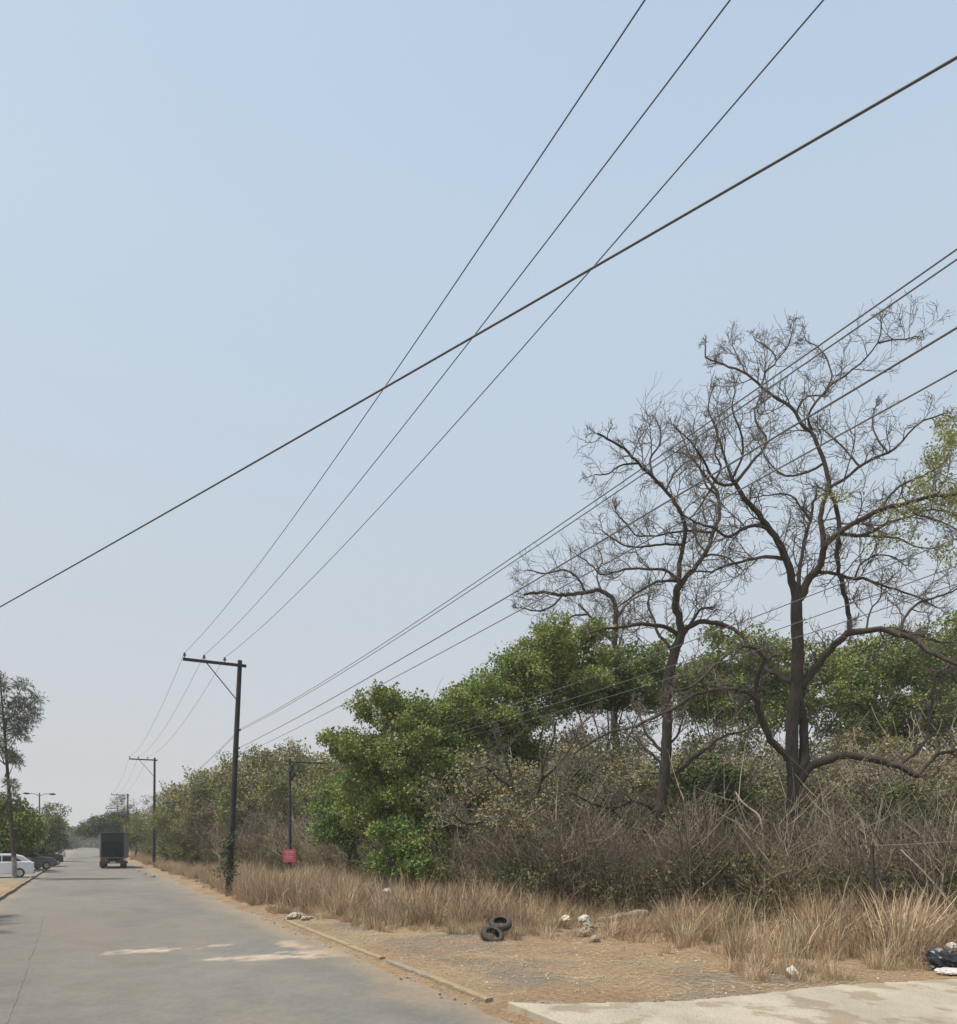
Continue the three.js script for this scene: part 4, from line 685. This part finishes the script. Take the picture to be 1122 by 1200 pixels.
// ---------------------------------------------------------------- truck
{
  const Z = 71, b = gp(134, Z), t = thing('box_truck', V(b.x, 0.008, b.z), 'dark box truck seen from behind on the road', 'truck');
  const dark = std(rgb(0.007, 0.012, 0.015), { roughness: 1 }), grey = std(rgb(0.10, 0.108, 0.115), { roughness: 0.6 }), tarp = std(rgb(0.025, 0.036, 0.03), { roughness: 0.9 }), steel = std(rgb(0.06, 0.06, 0.06));
  const W = 1.2, y0 = 1.02, y1 = 3.42, L = 6.4;
  const cargo = mesh('cargo_box', mergeGeometries([box(-W, W, y0, y0 + 0.12, -L, 0), box(-W, -W + 0.06, y0 + 0.12, y1, -L, 0), box(W - 0.06, W, y0 + 0.12, y1, -L, 0), box(-W + 0.06, W - 0.06, y0 + 0.12, y1, -L, -L + 0.06)]), grey, t);
  mesh('roof', box(-W - 0.02, W + 0.02, y1, y1 + 0.07, -L - 0.05, 0.03), tarp, t);
  mesh('rear_door', box(-W + 0.12, -0.015, y0 + 0.16, y1 - 0.82, -0.06, -0.02), dark, t); mesh('rear_door', box(0.015, W - 0.36, y0 + 0.16, y1 - 0.82, -0.06, -0.02), dark, t);
  mesh('header_panel', box(-W + 0.07, W - 0.07, y1 - 0.8, y1 - 0.01, -0.07, -0.01), tarp, t);
  mesh('rear_pillar', box(W - 0.34, W + 0.01, y0 + 0.12, y1 - 0.01, 0.0, 0.05), grey, t); mesh('rear_pillar', box(-W - 0.01, -W + 0.1, y0 + 0.12, y1 - 0.01, 0.0, 0.05), grey, t);
  mesh('chassis', mergeGeometries([box(-0.5, -0.35, 0.7, 1.0, -8.2, -0.1), box(0.35, 0.5, 0.7, 1.0, -8.2, -0.1), box(-0.35, 0.35, 0.75, 0.9, -1.6, -1.4)]), steel, t);
  mesh('bumper', box(-W, W, 0.5, 0.72, -0.12, 0.02), steel, t);
  mesh('number_plate', box(-0.35, 0.1, 0.54, 0.68, 0.022, 0.035), M.whitePlastic, t);
  for (const s of [-1, 1]) { mesh('tail_light', box(s * 0.93 - 0.13, s * 0.93 + 0.13, 0.76, 0.98, -0.04, 0.04), std(s > 0 ? rgb(0.62, 0.30, 0.26) : rgb(0.3, 0.03, 0.03), { roughness: 0.3 }), t); mesh('mudflap', box(s * 0.86 - 0.3, s * 0.86 + 0.3, 0.2, 0.7, -0.75, -0.73), M.rubber, t); }
  mesh('cab', (() => { const sh = new THREE.Shape(); sh.moveTo(0, 0.6); sh.lineTo(-1.75, 0.6); sh.lineTo(-1.85, 1.4); sh.lineTo(-1.5, 2.5); sh.lineTo(0, 2.6); sh.lineTo(0, 0.6); const g = new THREE.ExtrudeGeometry(sh, { depth: 2.2, bevelEnabled: true, bevelSize: 0.05, bevelThickness: 0.05, bevelSegments: 2 }); g.translate(0, 0, -1.1); g.rotateY(-Math.PI / 2); g.translate(0, 0, -L - 0.2); return g; })(), std(rgb(0.5, 0.5, 0.5), { roughness: 0.4 }), t);
  for (const [x, z] of [[-0.95, -1.5], [0.95, -1.5], [-1.0, -7.3], [1.0, -7.3]]) { const w = new THREE.CylinderGeometry(0.48, 0.48, 0.34, 26); w.rotateZ(Math.PI / 2); const m = mesh('wheel', w, M.rubber, t); m.position.set(x, 0.48, z); const h = new THREE.CylinderGeometry(0.22, 0.22, 0.36, 16); h.rotateZ(Math.PI / 2); mesh('rim', h, grey, m); }
}
// ---------------------------------------------------------------- parked cars
function parkedCar(name, label, pos, turn, paint, o = {}) {
  const t = thing(name, pos, label, 'car', 'cars parked on the left of the road'); t.rotation.y = turn;
  const glass = std(rgb(0.02, 0.025, 0.03), { roughness: 0.12 }), black = std(rgb(0.02, 0.02, 0.02)), chrome = std(rgb(0.5, 0.5, 0.5), { metalness: 0.8, roughness: 0.3 });
  const coat = new THREE.MeshPhysicalMaterial({ color: paint, roughness: 0.4, clearcoat: 0.7, clearcoatRoughness: 0.1 });
  const L = 4.3, W = 1.72, k = o.tall ?? 1;
  const profile = (pts, w, bev) => { const sh = new THREE.Shape(); pts.forEach(([a, b], i) => i ? sh.lineTo(a, b * k) : sh.moveTo(a, b * k)); const g = new THREE.ExtrudeGeometry(sh, { depth: w - 2 * bev, bevelEnabled: true, bevelSize: bev, bevelThickness: bev, bevelSegments: 3 }); g.translate(0, 0, -w / 2 + bev); return g; };
  const arch = (cx, r0) => range(0, 1, 8).map((q) => [cx - r0 * Math.cos(Math.PI * q), 0.30 + r0 * Math.sin(Math.PI * q) * 0.95]);
  mesh('body', profile([[-2.08, 0.32], ...arch(-1.3, 0.38), ...arch(1.3, 0.38), [2.02, 0.3], [2.08, 0.55], [2.0, 0.78], [1.85, 0.88], [0.95, 0.96], [-1.9, 0.98], [-2.1, 0.9], [-2.12, 0.5]], W, 0.07), coat, t);
  mesh('cabin', profile([[1.0, 0.97], [0.35, 1.42], [0.1, 1.47], [-0.95, 1.47], [-1.5, 1.32], [-2.02, 0.99]], W - 0.16, 0.06), coat, t);
  for (const s of [-1, 1]) for (const pts of [[[0.78, 1.0], [0.28, 1.38], [-0.25, 1.39], [-0.25, 1.0]], [[-0.33, 1.0], [-0.33, 1.39], [-0.95, 1.37], [-1.5, 1.04]]]) { const sh = new THREE.Shape(); pts.forEach(([a, b], i) => i ? sh.lineTo(a, b * k) : sh.moveTo(a, b * k)); const g = new THREE.ExtrudeGeometry(sh, { depth: 0.02, bevelEnabled: false }); g.translate(0, 0, s > 0 ? W / 2 - 0.085 : -W / 2 + 0.065); mesh('side_window', g, glass, t); }
  const pane = (a, b, w) => new MB().quad(V(a[0], a[1] * k, -w), V(a[0], a[1] * k, w), V(b[0], b[1] * k, w), V(b[0], b[1] * k, -w));
  pane([1.02 + 0.05, 1.0], [0.42, 1.42], 0.68).build('windscreen', glass, t); pane([-2.06, 1.06], [-1.58, 1.36], 0.66).build('rear_window', glass, t);
  for (const x of [-1.3, 1.3]) for (const s of [-1, 1]) { const g = new THREE.CylinderGeometry(0.325, 0.325, 0.21, 28); g.rotateX(Math.PI / 2); const m = mesh('wheel', g, M.rubber, t); m.position.set(x, 0.325, s * (W / 2 - 0.11)); const h = new THREE.CylinderGeometry(0.21, 0.21, 0.22, 20); h.rotateX(Math.PI / 2); mesh('rim', h, chrome, m); }
  for (const s of [-1, 1]) { mesh('headlight', box(1.98, 2.13, 0.64 * k, 0.8 * k, s * 0.6 - 0.18, s * 0.6 + 0.18), std(rgb(0.7, 0.7, 0.72), { roughness: 0.2 }), t); mesh('tail_light', box(-2.2, -2.05, 0.7 * k, 0.95 * k, s * 0.68 - 0.12, s * 0.68 + 0.12), std(rgb(0.4, 0.02, 0.02), { roughness: 0.3 }), t); }
  mesh('bumper', box(2.0, 2.17, 0.3, 0.5, -0.8, 0.8), black, t); mesh('bumper', box(-2.2, -2.05, 0.3, 0.52, -0.8, 0.8), black, t);
  return t;
}
{
  const b = gp(-3, 50); parkedCar('parked_car', 'white car parked beside the whitewashed tree trunk', V(b.x, 0.12, b.z), Math.PI + 0.05, rgb(0.74, 0.76, 0.80), { tall: 1.08 });
  const c = gp(45, 66); parkedCar('parked_car', 'dark grey car parked next to the white car', V(c.x - 0.9, 0.12, c.z), 0.5, rgb(0.12, 0.125, 0.135), { tall: 1.12 });
  const d = gp(57, 78); parkedCar('parked_car', 'black car parked beyond the dark grey car', V(d.x - 0.6, 0.12, d.z), 0.9, rgb(0.03, 0.03, 0.035), { tall: 1.2 });
  const e = gp(74, 128); parkedCar('parked_car', 'small silver car far down the parking side', V(e.x - 0.8, 0.12, e.z), 1.4, rgb(0.5, 0.5, 0.52));
}
// ---------------------------------------------------------------- street lamp on the left
{
  const Z = 81, t = thing('street_lamp', gp(46.5, Z), 'double-armed street lamp rising above the left-hand trees', 'street lamp'), H = CAMH + (HY - 930) / F * Z;
  t.position.y = 0.1;
  new MB().tube([V(0, -0.2, 0), V(0, H / 2, 0), V(0, H, 0)], (s) => 0.11 - 0.045 * s, 12).build('column', M.wireGrey, t);
  for (const s of [-1, 1]) { new MB().tube([V(0, H - 0.35, 0), V(s * 0.5, H - 0.12, 0), V(s * 1.05, H - 0.1, 0)], () => 0.035, 8).build('arm', M.wireGrey, t); const g = new THREE.SphereGeometry(0.2, 14, 8); g.scale(1.7, 0.55, 0.9); mesh('lamp_head', g, M.pole, t).position.set(s * 1.25, H - 0.12, 0); }
}
// ---------------------------------------------------------------- left-hand trees
{
  const Z = 49, t = thing('casuarina_tree', gp(17, Z), 'feathery pine-like tree with a whitewashed trunk foot', 'tree'), r = rng(121), org = t.position; org.y = 0.1;
  const w = (a, b, dz = 0) => P(a, b, Z + dz).sub(org);
  new MB().tube([w(17, 1034), w(17, 1014), w(16.5, 1004)], () => 0.16, 10).build('whitewashed_foot', M.whitewash, t);
  new MB().tube([w(16.5, 1005), w(14, 970), w(11, 930), w(8, 890), w(5, 850), w(2, 815), w(0, 790)], (s) => 0.15 - 0.115 * s, 10).build('trunk', M.bark, t);
  const tufts = [[8, 845, 20, 14, 1], [22, 858, 16, 10, 1], [30, 845, 14, 12, 0.9], [12, 828, 16, 12, 0.8], [28, 822, 12, 10, 0.6], [40, 832, 8, 8, 0.5], [26, 806, 8, 8, 0.4], [44, 818, 6, 5, 0.35], [4, 800, 10, 10, 0.6], [12, 885, 10, 7, 0.7], [18, 890, 7, 5, 0.5], [14, 918, 7, 4, 0.4], [16, 936, 5, 3, 0.25], [-12, 830, 20, 22, 1], [-16, 870, 16, 12, 1], [-2, 870, 14, 10, 1]];
  const lim = new MB(), list = [];
  for (const [a, b, rx, ry, k] of tufts) {
    const c = w(a, b, between(r, -1, 1)), from = w(6, Math.min(985, b + 26)); lim.tube(new THREE.CatmullRomCurve3([from, from.clone().lerp(c, 0.5).add(V(0, -0.15, 0)), c]).getPoints(6), (s) => 0.045 - 0.03 * s, 5);
    for (let q = 0; q < 30 * k; q++) { const p = w(a + (r() + r() - 1) * rx, b + (r() + r() - 1) * ry, between(r, -1.2, 1.2)); list.push({ m: mat4(p, eul(between(r, -0.5, 0.5), between(r, -0.8, 0.8), -0.6 + between(r, -0.6, 0.6)), V(1.3, 0.8, 1) .multiplyScalar(between(r, 0.6, 1.1))), c: tint([0.10, 0.11, 0.075], r) }); }
  }
  lim.build('branches', M.bark, t).userData.kind = 'stuff';
  copies('crown', sprays.needle[0], M.leafFar, list, t);
}
const gl = 'green trees along the parked cars';
leafyTree('roadside_tree', 'yellow-green tree overhanging the white parked car', gp(-8, 62), 62, [[-5, 955, 22, 18, 0], [15, 965, 18, 16, -1], [2, 980, 22, 12, -1], [-25, 940, 24, 22, 0], [22, 985, 14, 9, 0], [8, 992, 20, 9, 2], [30, 994, 12, 7, 3]], 131, { density: 17, spray: 'big', color: [0.12, 0.165, 0.035], far: true, group: gl });
leafyTree('roadside_tree', 'yellow-green tree behind the dark grey parked car', gp(34, 76), 76, [[30, 968, 13, 14, 0], [40, 976, 10, 12, 0], [22, 975, 12, 13, 0], [36, 990, 12, 9, 1], [26, 992, 12, 9, 1]], 132, { density: 17, spray: 'big', color: [0.125, 0.16, 0.038], far: true, group: gl });
leafyTree('roadside_tree', 'dark green tree behind the street lamp', gp(56, 98), 98, [[50, 968, 10, 14, 0], [60, 974, 12, 14, 0], [66, 968, 8, 9, 0], [56, 990, 12, 9, 1], [68, 988, 8, 9, 1]], 133, { density: 17, spray: 'big', color: [0.07, 0.10, 0.04], far: true, group: gl });
leafyTree('roadside_tree', 'dull green thin-topped tree beyond the street lamp', gp(62, 116), 116, [[55, 955, 8, 8, 0], [66, 958, 9, 8, 0], [60, 947, 8, 5, 0], [72, 952, 4, 5, 0]], 134, { density: 3, spray: 'big', color: [0.09, 0.10, 0.06], far: true, group: gl });
{
  const o = V(-7.4, 0, -27.5), lob = [V(-7, 5.4, -27), V(-6.0, 5.0, -29), V(-8.6, 5.6, -26.5), V(-6.2, 4.8, -25.2)].map((q) => { const k = pix(q.x, q.y, q.z); return [k[0], k[1], 1.5 / k[2] * F, 1.1 / k[2] * F, k[2] - 20]; });
  leafyTree('roadside_tree', 'leafy tree casting its shade on the road before the parking', o, 20, lob, 136, { density: 16, far: true, group: gl });
}
// ---------------------------------------------------------------- far end of the road
leafyTree('spreading_tree', 'dark spreading tree leaning over the road beyond the truck', gp(150, 132), 132, [[103, 974, 11, 8, 0], [118, 967, 14, 9, 0], [134, 961, 15, 9, 0], [150, 964, 14, 10, 0], [128, 974, 18, 8, 1], [158, 972, 10, 12, 0], [97, 978, 6, 6, 0]], 141, { density: 7, spray: 'big', color: [0.05, 0.075, 0.032], mix: GREEN, mixShare: 0.15, far: true, trunkR: 0.35 });
leafyTree('far_tree', 'thin-crowned tree standing behind the faint utility pole', gp(140, 165), 165, [[138, 940, 8, 6, 0], [146, 946, 8, 8, 0], [134, 952, 7, 6, 0], [153, 946, 5, 4, 0]], 142, { density: 1.6, spray: 'big', color: [0.085, 0.09, 0.065], far: true, trunkR: 0.3 });
leafyTree('far_tree', 'pale thin-crowned tree between the second pole and the dark tree', gp(177, 150), 150, [[174, 942, 9, 9, 0], [184, 948, 7, 8, 0], [170, 955, 8, 8, 0]], 143, { density: 1.3, spray: 'big', color: [0.13, 0.125, 0.095], far: true, trunkR: 0.25 });
leafyTree('far_tree', 'green tree behind the truck at the road edge', gp(158, 110), 110, [[160, 978, 12, 12, 0], [168, 985, 8, 10, 0], [155, 988, 8, 8, 0], [172, 972, 8, 8, 0]], 144, { density: 6, spray: 'big', color: [0.12, 0.14, 0.04], far: true });
{
  const lab = 'hazy blue-green tree at the far end of the road', grp = 'hazy trees at the end of the road', proto = leafyTree('hazy_tree', lab, gp(84, 420), 420, [[84, 978, 7, 5, 0], [90, 980, 7, 5, 0], [79, 982, 6, 6, 0], [87, 985, 7, 4, 0], [82, 989, 8, 4, 0], [90, 989, 7, 4, 0]], 145, { density: 2.2, spray: 'big', leafScale: 3, color: [0.07, 0.10, 0.06], far: true, trunkR: 0.4, group: grp });
  for (const [px, Z, s] of [[98, 450, 1], [110, 400, 0.95], [118, 380, 1], [70, 360, 1.05], [92, 520, 1.3], [104, 560, 1.4], [78, 300, 0.8], [126, 330, 1], [64, 260, 0.8], [84, 600, 1.5], [132, 300, 0.9]]) { const c = copyOf(proto); c.position.copy(gp(px, Z)); c.rotation.y = px; c.scale.setScalar(s); }
}
renderer.render(scene, camera);
